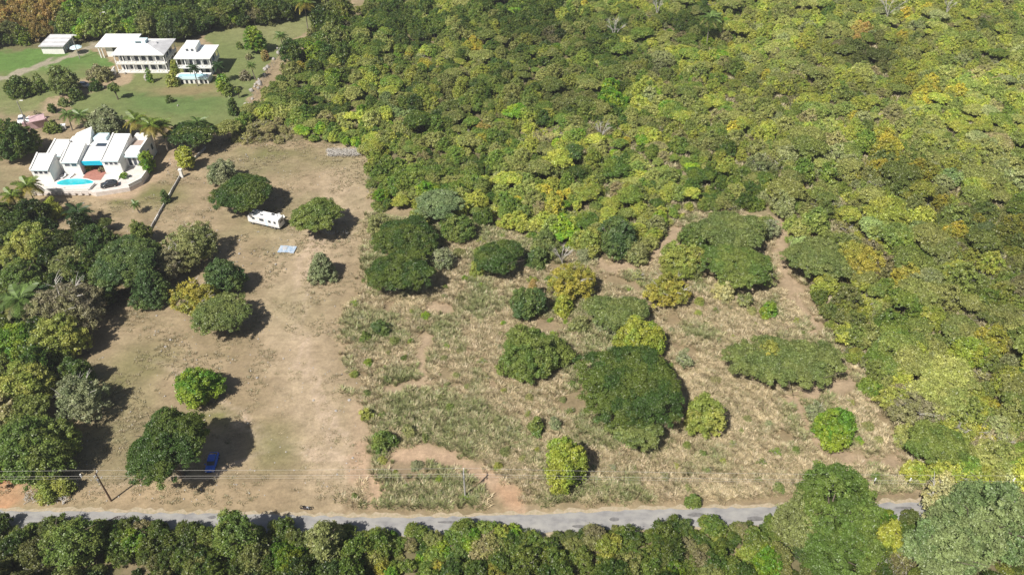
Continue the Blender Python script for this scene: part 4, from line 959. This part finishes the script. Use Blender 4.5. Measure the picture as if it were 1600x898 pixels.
lounger(-101.2, 234.4, 1.7, .5, 'white sun lounger beside the pale blue pool, left of the other')

# low outbuilding far left, open shed with streaked roof
sh = empty('long_shed', (0, 0, 0), 0, 'long low shed with streaked pale roof at the far left lawn', 'shed')
MB().slope(-158.6, -150.2, 251.6, 261.0, 0, 3.0, 3.2, .2).build('roof', M['greyroof'], sh)
for k in range(3): MB().slope(-158.0 + .05 * k, -150.4, 252.6 + 3 * k, 254.0 + 3 * k, 0, 3.06 + .064 * k, 3.09 + .064 * k, .06).build('roof_panel', M['roofwhite'], sh)
MB().box(-158.2, -150.9, 252.2, 252.5, 0, 2.75).box(-158.2, -157.9, 252.5, 260.4, 0, 2.75).box(-158.2, -150.9, 260.4, 260.7, 0, 2.75).build('wall', M['white'], sh)
for k in range(3): MB().box(-151.0, -150.8, 253.4 + 2.5 * k, 253.6 + 2.5 * k, 0, 2.85).build('post', M['white'], sh)
MB().box(-151.6, -151.5, 252.6, 260.3, 0, 2.7).build('wall', M['bluewhite'], sh)
# houses almost hidden in the far trees
for (px, py, wx, dy, h, lab) in ((172, 14, 11, 6, 4, 'white house roof half hidden in the far trees behind the garage'), (200, 8, 7, 6, 5, 'small grey-white house at the very top left, right of another hidden roof'), (303, 2, 8, 5, 4, 'white house at the top edge above the far trees')):
    X, Y = at(px, py, h); o = empty('hidden_house', (X, Y, 0), .15, lab, 'house')
    MB().box(-wx / 2, wx / 2, -dy / 2, dy / 2, 0, h).build('wall', M['white'], o); MB().slope(-wx / 2 - .4, wx / 2 + .4, -dy / 2 - .4, dy / 2 + .4, 0, h + .25, h + .9, .22).build('roof', M['roofwhite'], o)
    for k in range(3): window(o, -wx / 2 + .8 + k * wx / 3.4, -wx / 2 + 2.2 + k * wx / 3.4, h - 2.3, h - .9, -dy / 2)

# the villa: stepped white wings round a pool
vl = empty('villa', (0, 0, 0), 0, 'sprawling white villa of stepped wings with turquoise canopy and kidney pool', 'villa')
def wing(x0, x1, y0, y1, zf, zb, wins=2, zfloor=1.2):
    MB().slope(x0, x1, y0, y1, 0, zf, zb).build('wing', M['white'], vl)
    rf = MB().slope(x0 + .3, x1 - .1, y0 - .35, y1, 0, zf + .14, zb + .16, .12).build('roof', M['roofwhite'], vl)
    MB().slope(x0 - .12, x0 + .25, y0 - .3, y1, 0, zf + .42, zb + .45, .6).build('roof_edge', M['white'], vl)
    MB().box(x0 + .3, x1 - .1, y0 - .42, y0 - .36, zf - .12, zf + .12).build('fascia', M['bluewhite'], vl)
    for i in range(wins):
        a = x0 + .5 + (x1 - x0 - 1.0) * i / wins; window(vl, a + .1, a + (x1 - x0 - 1.0) / wins - .1, zf - 1.35, zf - .35, y0)
wing(-124.0, -119.2, 172.8, 178.2, 4.9, 6.4, 3); wing(-121.8, -117.9, 178.2, 184.4, 5.8, 6.9, 0)
wing(-117.6, -113.1, 176.3, 183.0, 5.0, 6.7, 2); wing(-107.4, -102.7, 177.0, 187.2, 5.0, 7.0, 3)
MB().box(-119.15, -117.65, 177.6, 178.15, 0, 4.6).box(-117.85, -113.2, 183.05, 184.45, 0, 5.6).build('link_block', M['white'], vl)
MB().box(-121.8, -119.25, 184.45, 187.4, 0, 5.2).box(-119.2, -118.05, 184.5, 188.2, 0, 5.8).build('link_block', M['roofwhite'], vl)
MB().box(-102.65, -102.62, 187.0, 189.0, 0, 5.5).build('link_block', M['white'], vl)
MB().hexa([(-118, 184.5, 0), (-113.2, 184.5, 0), (-113.2, 188.4, 0), (-118, 188.4, 0), (-118, 184.5, 6.4), (-113.2, 184.5, 5.6), (-113.2, 188.4, 8.6), (-118, 188.4, 6.6)]).build('wing', M['white'], vl)
MB().box(-113.1, -107.5, 183.2, 189.2, 0, 5.4).build('wing', M['white'], vl)
MB().box(-112.8, -109.4, 186.2, 189.0, 5.402, 6.3).build('rooftop_room', M['bluewhite'], vl)
MB().box(-111.4, -108.6, 183.5, 185.2, 5.402, 5.45).build('courtyard_pane', M['glass'], vl)  # dark pane standing in for the small dark courtyard
MB().slope(-113.0, -107.5, 177.6, 183.1, 0, 4.5, 5.6, .25).build('canopy_roof', M['roofwhite'], vl)
MB().hexa([(-113.0, 177.2, 3.4), (-107.5, 177.2, 3.5), (-107.5, 177.58, 3.5), (-113.0, 177.58, 3.4), (-113.0, 177.2, 4.5), (-107.5, 177.2, 4.7), (-107.5, 177.58, 4.7), (-113.0, 177.58, 4.5)]).build('canopy_fascia', M['turq'], vl)
MB().box(-113.0, -107.5, 181.6, 181.8, 1.2, 4.3).build('patio_shade_panel', M['dark'], vl)  # black panel, its colour stands for the shade under the canopy
MB().box(-112.6, -107.5, 173.6, 181.5, 1.202, 1.26).build('red_terrace', M['redtile'], vl)
# right wing with recessed roof terrace
MB().box(-102.6, -98.4, 180.2, 189.6, 0, 4.9).build('wing', M['white'], vl)
MB().box(-102.5, -98.9, 184.4, 187.6, 4.902, 4.95).build('roof_terrace', M['brownterr'], vl)
MB().box(-98.8, -98.35, 180.4, 189.6, 4.903, 6.0).box(-102.4, -98.8, 187.8, 189.6, 4.903, 6.0).box(-102.4, -98.8, 180.2, 184.2, 4.903, 5.3).build('parapet', M['roofwhite'], vl)
MB().box(-102.3, -98.6, 179.3, 180.19, 4.5, 4.8).build('awning', M['bluewhite'], vl)
for k in range(3): window(vl, -102.2 + 1.3 * k, -101.1 + 1.3 * k, 1.5, 4.0, 180.2)
for k in range(3): window(vl, 181.2 + 2.8 * k, 182.6 + 2.8 * k, 2.0, 3.8, -98.4, 'right', 'bluewhite')
# terrace platform with pool
dk = MB().poly([(-123.6, 168.2), (-108.5, 168.6), (-106.5, 167.8), (-98.8, 170.2), (-96.6, 173.2), (-96.4, 177.5), (-98.4, 180.1), (-102.6, 180.1), (-102.7, 176.9), (-113, 176.2), (-119.1, 176.2), (-119.1, 172.7), (-124, 172.7)], 0, 1.2).build('terrace', M['terrace'], vl)
pk = [( -118.3 + 4.2 * (1 - math.cos(t)) * 1.0, 172.4 + (1.5 + .35 * math.cos(t)) * math.sin(t) + .7 * math.sin((1 - math.cos(t)) * 1.4) * .6) for t in np.linspace(0, 2 * math.pi, 26)[:-1]]
pk = [(x_ + .5 + (x_ + 114) * .12, y_ - .1) for x_, y_ in pk]
cxk = sum(p[0] for p in pk) / len(pk); cyk = sum(p[1] for p in pk) / len(pk)
MB().poly([(cxk + (x_ - cxk) * 1.08, cyk + (y_ - cyk) * 1.28) for x_, y_ in pk], 1.203, 1.27).build('pool_rim', M['white'], vl)
MB().poly(pk, 1.21, 1.30).build('pool_water', M['pool'], vl)
def lowwall(a, b_, z0, h, m='white', t=.2):
    a, b_ = Vector(a), Vector(b_); d = (b_ - a).normalized(); n = Vector((-d.y, d.x)) * t / 2
    MB().poly([tuple(a - n), tuple(b_ - n), tuple(b_ + n), tuple(a + n)], z0, z0 + h).build('terrace_wall', M[m], vl)
lowwall((-123.55, 168.35), (-108.6, 168.75), 1.203, .75); lowwall((-98.9, 170.35), (-96.75, 173.3), 1.203, .8); lowwall((-96.7, 173.4), (-96.55, 177.3), 1.203, .8); lowwall((-108.4, 168.9), (-108.0, 171.5), 1.203, .7)
for k in range(9): MB().box(-123.2 + 1.7 * k, -122.2 + 1.7 * k, 168.02, 168.19, .2, 1.0).build('wall_panel', M['terrace'], vl)
sp = MB()
for k in range(4): sp.box(-105.6 + .1 * k, -102.8, 173.2 + .35 * k, 176.6, 1.203 + .15 * k, 1.35 + .15 * k)
sp.build('step', M['white'], vl)
lounger(-117.6, 174.9, 1.2, -.3, 'sun lounger in the shade beside the villa pool, left one'); lounger(-115.8, 175.1, 1.2, -.3, 'sun lounger in the shade beside the villa pool, right one')
def potplant(px, py, z, s, lab, colr='bright'):
    X, Y = at(px, py, z); o = empty('potted_plant', (X, Y, z), 0, lab, 'plant')
    MB().tube([(0, 0, 0), (0, 0, .5)], [.22, .3], 8).build('pot', M['concrete'], o)
    A = crown_arrays(.8 * s, .8 * s, 1.0 * s, 'bush', .2, 1, 44, .4, .35); c = child('foliage', mesh_np('foliage', *A[:3], [M['leaf']], A[3]), o); settint(c, colr)
potplant(195, 278, 1.25, 1, 'green plant on the right hand villa terrace'); potplant(160, 268, 1.3, .8, 'dry plant beside the red villa terrace', 'brown')

# entrance pillars, gatehouse wall
gh = empty('gatehouse', (*at(60, 200), 0), .5, 'pinkish gate wall with a small roof at the start of the villa drive', 'gate')
MB().box(-3.2, 2.8, -.2, .2, 0, 2.2).build('wall', M['pinkwall'], gh); MB().box(-3.4, -2.8, -.4, .4, 0, 2.6).build('pillar', M['pinkwall'], gh); MB().box(2.4, 3.0, -.4, .4, 0, 2.6).build('pillar', M['pinkwall'], gh)
MB().slope(-1.5, 2.6, -.9, 2.2, 0, 2.6, 3.0, .15).build('roof', M['pinkwall'], gh)
ub = empty('utility_cabinet', (*at(98, 201), 0), .3, 'small white box standing behind the villa by the drive', 'cabinet')
MB().box(-1, 1, -.6, .6, 0, 1.1).build('body', M['metalwhite'], ub); MB().box(-1.08, 1.08, -.68, .68, 1.103, 1.2).build('lid', M['metalwhite'], ub)

# white boundary wall with gate pillars
wl = empty('boundary_wall', (0, 0, 0), 0, 'low white wall running from the tree cluster up to the gate pillars', 'wall')
def wallseg(p, q, n, parent, h=.7, t=.17):
    a, b_ = Vector(at(*p)), Vector(at(*q))
    for i in range(n):
        s0 = a.lerp(b_, i / n + .004); s1 = a.lerp(b_, (i + 1) / n - .004); d = (s1 - s0).normalized(); nn = Vector((-d.y, d.x)) * t / 2
        MB().poly([tuple(s0 - nn), tuple(s1 - nn), tuple(s1 + nn), tuple(s0 + nn)], 0, h + .06 * (i % 2)).build('wall_panel', M['concrete'] if i % 4 else M['white'], parent)
wallseg((222, 384), (262, 312), 8, wl); wallseg((262, 312), (282, 277), 4, wl)
wl2 = empty('boundary_wall', (0, 0, 0), 0, 'short piece of low white wall above the gate pillars beside the dark spreading tree', 'wall'); wallseg((302, 252), (322, 232), 4, wl2)
for px, py, lab in ((285, 277, 'lower white gate pillar at the end of the low wall'), (298, 258, 'upper white gate pillar beside the yellow-green tree')):
    o = empty('gate_pillar', (*at(px, py), 0), 0, lab, 'pillar'); MB().box(-.35, .35, -.35, .35, 0, 2.3).build('shaft', M['white'], o); MB().box(-.45, .45, -.45, .45, 2.303, 2.5).build('cap', M['white'], o)

# wire fence along the upper lawn
A_, B_ = Vector(at(446, 72)), Vector(at(388, 168)); nf = 16
fe = empty('wire_fence', (0, 0, 0), 0, 'wire fence between the upper lawn and the wood', 'fence')
for i in range(nf + 1):
    p = A_.lerp(B_, i / nf); MB().tube([(p.x, p.y, 0), (p.x, p.y, 1.7)], [.06, .06], 6).build('post', M['greypole'], fe)
for z in (.4, .8, 1.2, 1.6):
    MB().tube([(A_.x, A_.y, z), (B_.x, B_.y, z)], [.012, .012], 4).build('wire', M['steel'], fe)
rk = random.Random(3)
def rock_mesh(seed):
    r = random.Random(seed); m_ = MB(); n = 7
    for z, q in ((0, 1), (.35, 1.05), (.62, .6)):
        for k in range(n):
            a = 6.283 * k / n; m_.v.append((q * math.cos(a) * r.uniform(.75, 1.1) * .6, q * math.sin(a) * r.uniform(.75, 1.1) * .6, z + r.uniform(-.05, .05) * (z > 0)))
    for j in range(2):
        for k in range(n): m_.f.append([j * n + k, j * n + (k + 1) % n, (j + 1) * n + (k + 1) % n, (j + 1) * n + k])
    m_.f.append([2 * n + k for k in range(n)]); return m_.mesh('rock', M['rock'])
RK = [rock_mesh(i) for i in range(4)]
for i in range(26):
    t = rk.random(); p = A_.lerp(B_, t) + Vector((rk.uniform(-2.2, -.3), rk.uniform(-1, 1))); o = child('rock', RK[i % 4], None, (p.x, p.y, 0), (0, 0, rk.uniform(0, 6)), (rk.uniform(.5, 1.3),) * 3)
    tag(o, 'pale boulder in the row along the wire fence', 'rock', 'boulders along the wire fence')
for px, py, s_ , lab in ((230, 125, 1.9, 'upright white stone on the lawn below the largest house'), (237, 128, .8, 'small white stone at the foot of the upright one on the lawn'), (196, 116, .7, 'pale stone near the stair of the largest house'), (278, 166, .5, 'low pale stone on the lower lawn'),
                         (119, 758, .9, 'pale rubble stone under the power lines near the first pole'), (100, 786, .5, 'pale stone at the foot of the roadside shrub')):
    o = child('rock', RK[1], None, (*at(px, py), 0), (0, 0, px), (s_ * .8, s_ * .7, s_ * 1.5)); tag(o, lab, 'rock')

# ------------------------------------------------------------------ street lamps, poles and wires
def lamp_post(px, py, h, lean, lab):
    X, Y = at(px, py); o = empty('street_lamp', (X, Y, 0), 0, lab, 'lamp')
    MB().tube([(0, 0, 0), (lean, 0, h)], [.16, .10], 7).build('pole', M['greypole'], o)
    MB().tube([(lean, 0, h - .3), (lean + 1.1, 0, h + .1)], [.05, .04], 5).build('arm', M['greypole'], o)
    MB().box(lean + .9, lean + 1.8, -.16, .16, h + .02, h + .2).build('lamp_head', M['lamp'], o)
lamp_post(125, 92, 8, 0, 'grey street lamp by the track beside the long shed'); lamp_post(169, 57, 8.5, 0, 'grey street lamp behind the garage in front of the far trees'); lamp_post(45, 202, 9, .2, 'street lamp by the pinkish gate wall')
dish = empty('patio_umbrella', (*at(122, 84), 0), 0, 'pale blue patio umbrella near the long shed', 'umbrella')
MB().tube([(0, 0, 0), (0, 0, 2.4)], [.05, .05], 6).build('pole', M['metalwhite'], dish); MB().tube([(0, 0, 2.2), (0, 0, 2.5), (0, 0, 2.9)], [2.0, 1.5, .05], 8).build('canopy', M['bluewhite'], dish)
def power_pole(px, py, h, lab, m='pole', off=None):
    X, Y = off or at(px, py); o = empty('power_pole', (X, Y, 0), 0, lab, 'pole')
    MB().tube([(0, 0, -.2), (0, 0, h)], [.17, .12], 8).build('pole', M[m], o)
    MB().box(-.06, .06, -.7, .7, h - .45, h - .3).build('crossarm', M['greypole'], o)
    for a in (-.55, 0, .55): MB().tube([(0, a, h - .3), (0, a, h - .02)], [.07, .05], 6).build('insulator', M['metalwhite'], o)
    MB().tube([(.0, -.28, h - 2.1), (.0, -.28, h - 1.4)], [.16, .16], 8).build('meter_box', M['steel'], o)
    return X, Y, h
PP = [power_pole(0, 0, 7.9, 'power pole beyond the left edge of the lot', off=at(-380, 742, 7.5)), power_pole(174, 782, 7.9, 'dark wooden power pole with long shadow left of the big dark tree'),
      power_pole(727, 777, 7.6, 'pale power pole standing in the grass by the earth track', 'greypole'), power_pole(0, 0, 7.9, 'power pole hidden behind the vine covered tree', 'greypole', off=at(1305, 747, 7.5)), power_pole(0, 0, 7.9, 'power pole beyond the right edge', off=at(2050, 750, 7.5))]
for k, (off, dz, lab) in enumerate(((-.55, -.05, 'lowest of the parallel overhead wires along the road'), (.55, -.05, 'uppermost of the parallel overhead wires along the road'), (0, -1.5, 'thin telephone cable hanging under the overhead wires'))):
    mb = MB(); pts_ = []
    for (xa, ya, ha), (xb, yb, hb) in zip(PP[:-1], PP[1:]):
        for i in range(16):
            t = i / 16; pts_.append((xa + (xb - xa) * t, ya + (yb - ya) * t + off, ha + (hb - ha) * t + dz - 2.4 * .35 * t * (1 - t)))
    mb.tube(pts_, [.017 if k < 2 else .012] * len(pts_), 5); o = mb.build('overhead_wire', M['wire']); tag(o, lab, 'wire')
for px, lab in ((1368, 'white sleeve on the overhead wire right of the vine covered tree'), (1423, 'second white sleeve on the overhead wire, further right'), (126, 'white sleeve on the overhead wire just left of the first pole'), (1585, 'white sleeve on the overhead wire at the right picture edge')):
    X, Y = at(px, 748 if px > 300 else 742, 7.2); o = MB().tube([(X, Y, 6.75), (X, Y, 7.45)], [.11, .11], 7).build('wire_sleeve', M['metalwhite']); tag(o, lab, 'wire sleeve')

# ------------------------------------------------------------------ vehicles
def loft(mb, secs):                                       # sections: list of rings of equal length
    b = len(mb.v); n = len(secs[0])
    for s_ in secs: mb.v += [tuple(p) for p in s_]
    for i in range(len(secs) - 1):
        for k in range(n): mb.f.append([b + i * n + k, b + i * n + (k + 1) % n, b + (i + 1) * n + (k + 1) % n, b + (i + 1) * n + k])
    mb.f.append([b + k for k in range(n)][::-1]); mb.f.append([b + (len(secs) - 1) * n + k for k in range(n)]); return mb
def ring(y, hw, z0, z1, rnd=.12):
    return [(-hw + rnd, y, z0), (hw - rnd, y, z0), (hw, y, z0 + rnd), (hw, y, z1 - rnd * 1.2), (hw - rnd * 1.2, y, z1), (-hw + rnd * 1.2, y, z1), (-hw, y, z1 - rnd * 1.2), (-hw, y, z0 + rnd)]
def car(x, y, rz, paint, lab, suv=False, name='parked_car'):
    o = empty(name, (x, y, 0), rz, lab, 'car'); p = M[paint]; k = .18 if suv else 0
    loft(MB(), [ring(-2.05, .70, .35, .62), ring(-1.95, .82, .28, .78 + k), ring(-1.0, .87, .25, .92 + k), ring(-.6, .88, .25, .95 + k), ring(1.4, .88, .25, .98 + k), ring(1.95, .84, .28, .95 + k), ring(2.08, .74, .38, .8)]).build('body', p, o, True)
    loft(MB(), [ring(-.95, .70, .85 + k, .97 + k, .04), ring(-.35, .66, .85 + k, 1.38 + k, .05), ring(1.1 + k, .64, .85 + k, 1.38 + k, .05), ring(1.75 + k, .68, .85 + k, 1.0 + k, .04)]).build('window_glass', M['glass'], o)
    loft(MB(), [ring(-.38, .60, 1.37 + k, 1.43 + k, .03), ring(0, .64, 1.37 + k, 1.47 + k, .03), ring(1.1 + k, .62, 1.37 + k, 1.45 + k, .03)]).build('roof', p, o)
    for sx in (-1, 1):
        for yy in (-1.25, 1.3):
            w_ = MB().tube([(sx * .70, yy, .32), (sx * .90, yy, .32)], [.32, .32], 14).build('wheel', M['tyre'], o); MB().tube([(sx * .895, yy, .32), (sx * .915, yy, .32)], [.18, .18], 10).build('rim', M['steel'], w_)
        MB().box(sx * .60 - .15, sx * .60 + .15, -2.1, -2.0, .58, .70).build('headlight', M['lamp'], o)
        MB().box(sx * .62 - .13, sx * .62 + .13, 2.02, 2.12, .66, .82).build('tail_light', M['redlamp'], o)
        MB().box(sx * .98 - .1, sx * .98 + .1, -.7, -.55, .92 + k, 1.05 + k).build('mirror', p, o)
    MB().box(-.62, .62, -2.14, -2.06, .34, .46).build('bumper', M['dark'], o)
    return o
X, Y = at(331, 721, .7); car(X, Y, .06, 'bluepaint', 'bright blue hatchback parked in the shadow of the large dark spreading tree')
X, Y = at(170, 287, 2.0); c = car(X, Y, -1.2, 'darkpaint', 'dark car parked beside the villa terrace', True); c.location.z = 1.2
X, Y = at(132, 133, .7); car(X, Y, 1.5, 'silverpaint', 'silver car in the deep shade beside the earth drive', True)
X, Y = at(49, 187, .7); car(X, Y, 1.3, 'metalwhite', 'white car behind the pinkish gate wall')
X, Y = at(33, 186, .9); car(X, Y, .3, 'metalwhite', 'white car beside the street lamp at the gate', True)

a, b_ = Vector(at(386, 349)), Vector(at(439, 361)); ctr = (a + b_) / 2 + Vector((.45, 1.2)); rz = math.atan2((b_ - a).y, (b_ - a).x); Lh = 4.45
rv = empty('motorhome', (ctr.x, ctr.y, 0), rz, 'white motorhome parked between two trees on the mown lot', 'motorhome')
def rr_(x, z1, hw=1.2, z0=.55, r=.15): return [(x, -hw + r, z0), (x, hw - r, z0), (x, hw, z0 + r), (x, hw, z1 - r), (x, hw - r, z1), (x, -hw + r, z1), (x, -hw, z1 - r), (x, -hw, z0 + r)]
loft(MB(), [rr_(-Lh, 1.5, 1.05), rr_(-Lh + .15, 2.1, 1.15), rr_(-Lh + .7, 2.85), rr_(-Lh + 1.2, 3.02), rr_(Lh - .1, 3.02), rr_(Lh, 2.9, 1.15)]).build('body', M['metalwhite'], rv)
MB().box(-Lh + .3, Lh - .1, -1.1, 1.1, .35, .548).build('chassis', M['dark'], rv)
MB().box(-Lh + 1.4, Lh - .3, -1.225, -1.203, .95, 1.1).build('stripe', M['greyroof'], rv)
MB().hexa([(-Lh + .03, -1.0, 1.75), (-Lh + .03, 1.0, 1.75), (-Lh + .3, 1.0, 1.75), (-Lh + .3, -1.0, 1.75), (-Lh + .5, -.95, 2.75), (-Lh + .5, .95, 2.75), (-Lh + .8, .95, 2.75), (-Lh + .8, -.95, 2.75)]).build('windscreen', M['glass'], rv)
for x0, x1 in ((-3.0, -2.2), (-.9, .3), (1.6, 2.3), (3.1, 3.7)): MB().box(x0, x1, -1.23, -1.203, 1.75, 2.4).build('window', M['glass'], rv)
MB().box(.65, 1.3, -1.235, -1.203, .7, 2.5).build('door', M['bluewhite'], rv)
MB().box(-2.2, 1.2, -1.36, -1.24, 2.7, 2.84).build('awning', M['metalwhite'], rv)
for x0, x1, y0, y1, nm, m_ in ((-3.6, -2.7, .2, .9, 'air_conditioner', 'greyroof'), (-3.1, -2.7, -.6, -.3, 'roof_vent', 'dark'), (-1.7, -1.4, -.1, .2, 'roof_vent', 'dark'), (-.9, -.1, -.6, -.35, 'solar_panel', 'glass'), (1.7, 2.5, .3, .75, 'air_conditioner', 'dark'), (3.2, 3.5, .3, .6, 'roof_vent', 'steel')):
    MB().box(x0, x1, y0, y1, 3.023, 3.2).build(nm, M[m_], rv)
MB().box(Lh + .003, Lh + .03, -.6, .6, 1.7, 2.4).build('rear_window', M['glass'], rv)
ld = MB().tube([(Lh + .1, .7, .8), (Lh + .1, .7, 3.1)], [.03, .03], 5).tube([(Lh + .1, 1.0, .8), (Lh + .1, 1.0, 3.1)], [.03, .03], 5)
for k in range(6): ld.tube([(Lh + .1, .7, 1 + .35 * k), (Lh + .1, 1.0, 1 + .35 * k)], [.02, .02], 4)
ld.build('ladder', M['steel'], rv)
for x0 in (-3.2, 2.2, 3.0):
    for sy in (-1, 1):
        w_ = MB().tube([(x0, sy * .9, .38), (x0, sy * 1.16, .38)], [.38, .38], 14).build('wheel', M['tyre'], rv); MB().tube([(x0, sy * 1.155, .38), (x0, sy * 1.18, .38)], [.2, .2], 10).build('rim', M['steel'], w_)
for px, py, r_0, lab in ((437, 339, .4, 'white plastic chair behind the motorhome'), (443, 342, -.5, 'second white plastic chair behind the motorhome, under the tree')):
    o = empty('plastic_chair', (*at(px, py), 0), r_0, lab, 'chair')
    MB().box(-.3, .3, -.3, .3, .42, .48).build('seat', M['metalwhite'], o); MB().box(-.3, .3, .24, .3, .483, 1.0).build('backrest', M['metalwhite'], o)
    for a_ in (-.28, .22):
        for c_ in (-.28, .22): MB().box(a_, a_ + .06, c_, c_ + .06, 0, .418).build('leg', M['metalwhite'], o)
# flat bluish sheets on the ground
X, Y = at(449, 390); o = empty('sheet_stack', (X, Y, 0), -.1, 'pale blue-grey rectangle of metal sheets lying on the mown lot', 'sheet')
for k in range(4):
    MB().box(-2.0 + 1.0 * k, -1.04 + 1.0 * k, -1.35 + .25 * ((k * 7) % 3) * .4, 1.25, .12 + .02 * (k % 2), .17 + .02 * (k % 2)).build('sheet', M['tarp'], o)
MB().box(-1.2, -.2, -.2, .9, .2, .24).build('sheet', M['greyroof'], o)
# dark wrecked motorbike at the verge
X, Y = at(478, 795); o = empty('motorcycle', (X, Y, 0), -.15, 'dark motorcycle lying at the edge of the road', 'motorcycle')
for dx in (-.72, .72):
    w_ = MB(); pts_ = [(dx + .3 * math.cos(t), .08 + .10 * math.sin(t), .32 + .3 * math.sin(t)) for t in np.linspace(0, 6.283, 15)]; w_.tube(pts_, [.07] * 15, 5).build('wheel', M['tyre'], o)
MB().box(-.35, .35, -.18, .16, .12, .38).build('engine', M['rust'], o); MB().hexa([(-.6, .1, .2), (.1, .1, .25), (.1, .32, .25), (-.6, .32, .2), (-.55, .1, .36), (.05, .12, .45), (.05, .3, .45), (-.55, .3, .36)]).build('seat', M['tyre'], o)
MB().hexa([(.1, .0, .3), (.55, .02, .3), (.55, .28, .3), (.1, .28, .3), (.15, .05, .52), (.5, .05, .48), (.5, .25, .48), (.15, .25, .52)]).build('fuel_tank', M['silverpaint'], o)
MB().tube([(.6, -.2, .35), (.62, .2, .5), (.6, .6, .45)], [.025] * 3, 5).build('handlebar', M['steel'], o); MB().tube([(-.72, 0, .2), (0, 0, .2), (.72, .02, .22)], [.04] * 3, 5).build('frame', M['rust'], o)

# scattered stones and litter on the bare lot
n = 2600; gx = RS.uniform(-125, -12, n); gy = RS.uniform(77, 200, n); px, py = proj(gx, gy)
ok = (px > 20) & (px < 640) & (py > 225) & (dist_line(gx, gy, ROAD) > 2.6) & ~((np.abs(gx + 110) < 16) & (np.abs(gy - 179) < 13)) & ((fbm(gx, gy, 6, 160, 3) > .5) | (py > 720)); gx, gy = gx[ok], gy[ok]
sc_ = RS.uniform(.08, .28, len(gx)) * (1 + (RS.rand(len(gx)) < .04)); z0 = np.zeros((len(gx), 3))
scatter('loose_stones', RK, gx, gy, np.full(len(gx), .0), np.stack([sc_, sc_, sc_ * .8], 1), RS.rand(len(gx)) * 6.28, z0, z0, RS.randint(0, 4, len(gx)), label='small loose stones scattered over the bare earth', cat='stones')
# brush piles and dead logs
def brush(name, px0, px1, py, wy, n, lab, seed, m='palebark', L_=1.6):
    r = random.Random(seed); mb = MB()
    for i in range(n):
        X, Y = at(r.uniform(px0, px1), py + r.uniform(-wy, wy)); a_ = r.uniform(0, 3.14); l = r.uniform(.4, 1) * L_; z = r.uniform(.05, .9)
        mb.tube([(X - l / 2 * math.cos(a_), Y - l / 2 * math.sin(a_), z), (X, Y, z + r.uniform(-.1, .25)), (X + l / 2 * math.cos(a_), Y + l / 2 * math.sin(a_), z + r.uniform(-.05, .3))], [.05, .045, .02], 4)
    tag(mb.build(name, M[m]), lab, 'brush pile', kind='stuff')
brush('brush_pile', 512, 562, 240, 5, 520, 'grey heap of cut branches at the top edge of the mown lot', 1)
brush('brush_pile', 505, 545, 366, 2.5, 30, 'cut branches below the tree right of the motorhome', 2)
brush('brush_pile', 40, 110, 778, 8, 120, 'grey rubble and twigs under the shrub by the orange soil', 3, L_=1.0)
brush('brush_pile', 108, 124, 757, 4, 40, 'pale debris at the edge of the shadow near the first pole', 4, L_=.9)
o = MB().tube([(*at(76, 776), .3), (*at(75, 790), .1)], [.16, .12], 7).build('dead_log', M['palebark']); tag(o, 'pale dead log sticking out under the roadside shrub', 'log')

# ------------------------------------------------------------------ thin air haze over the whole place
hz_ = MB().box(-2600, 2600, -1600, 3600, -2.5, 122).build('haze', bpy.data.materials.new('air'))
am = hz_.data.materials[0]; am.use_nodes = True; am.node_tree.nodes.clear()
vo = am.node_tree.nodes.new('ShaderNodeVolumePrincipled'); vo.inputs['Density'].default_value = .00020; vo.inputs['Color'].default_value = (.93, .95, 1, 1); vo.inputs['Anisotropy'].default_value = .2
oo = am.node_tree.nodes.new('ShaderNodeOutputMaterial'); am.node_tree.links.new(vo.outputs[0], oo.inputs['Volume'])
hz_['kind'] = 'stuff'; hz_['label'] = 'thin pale air haze over the whole landscape'
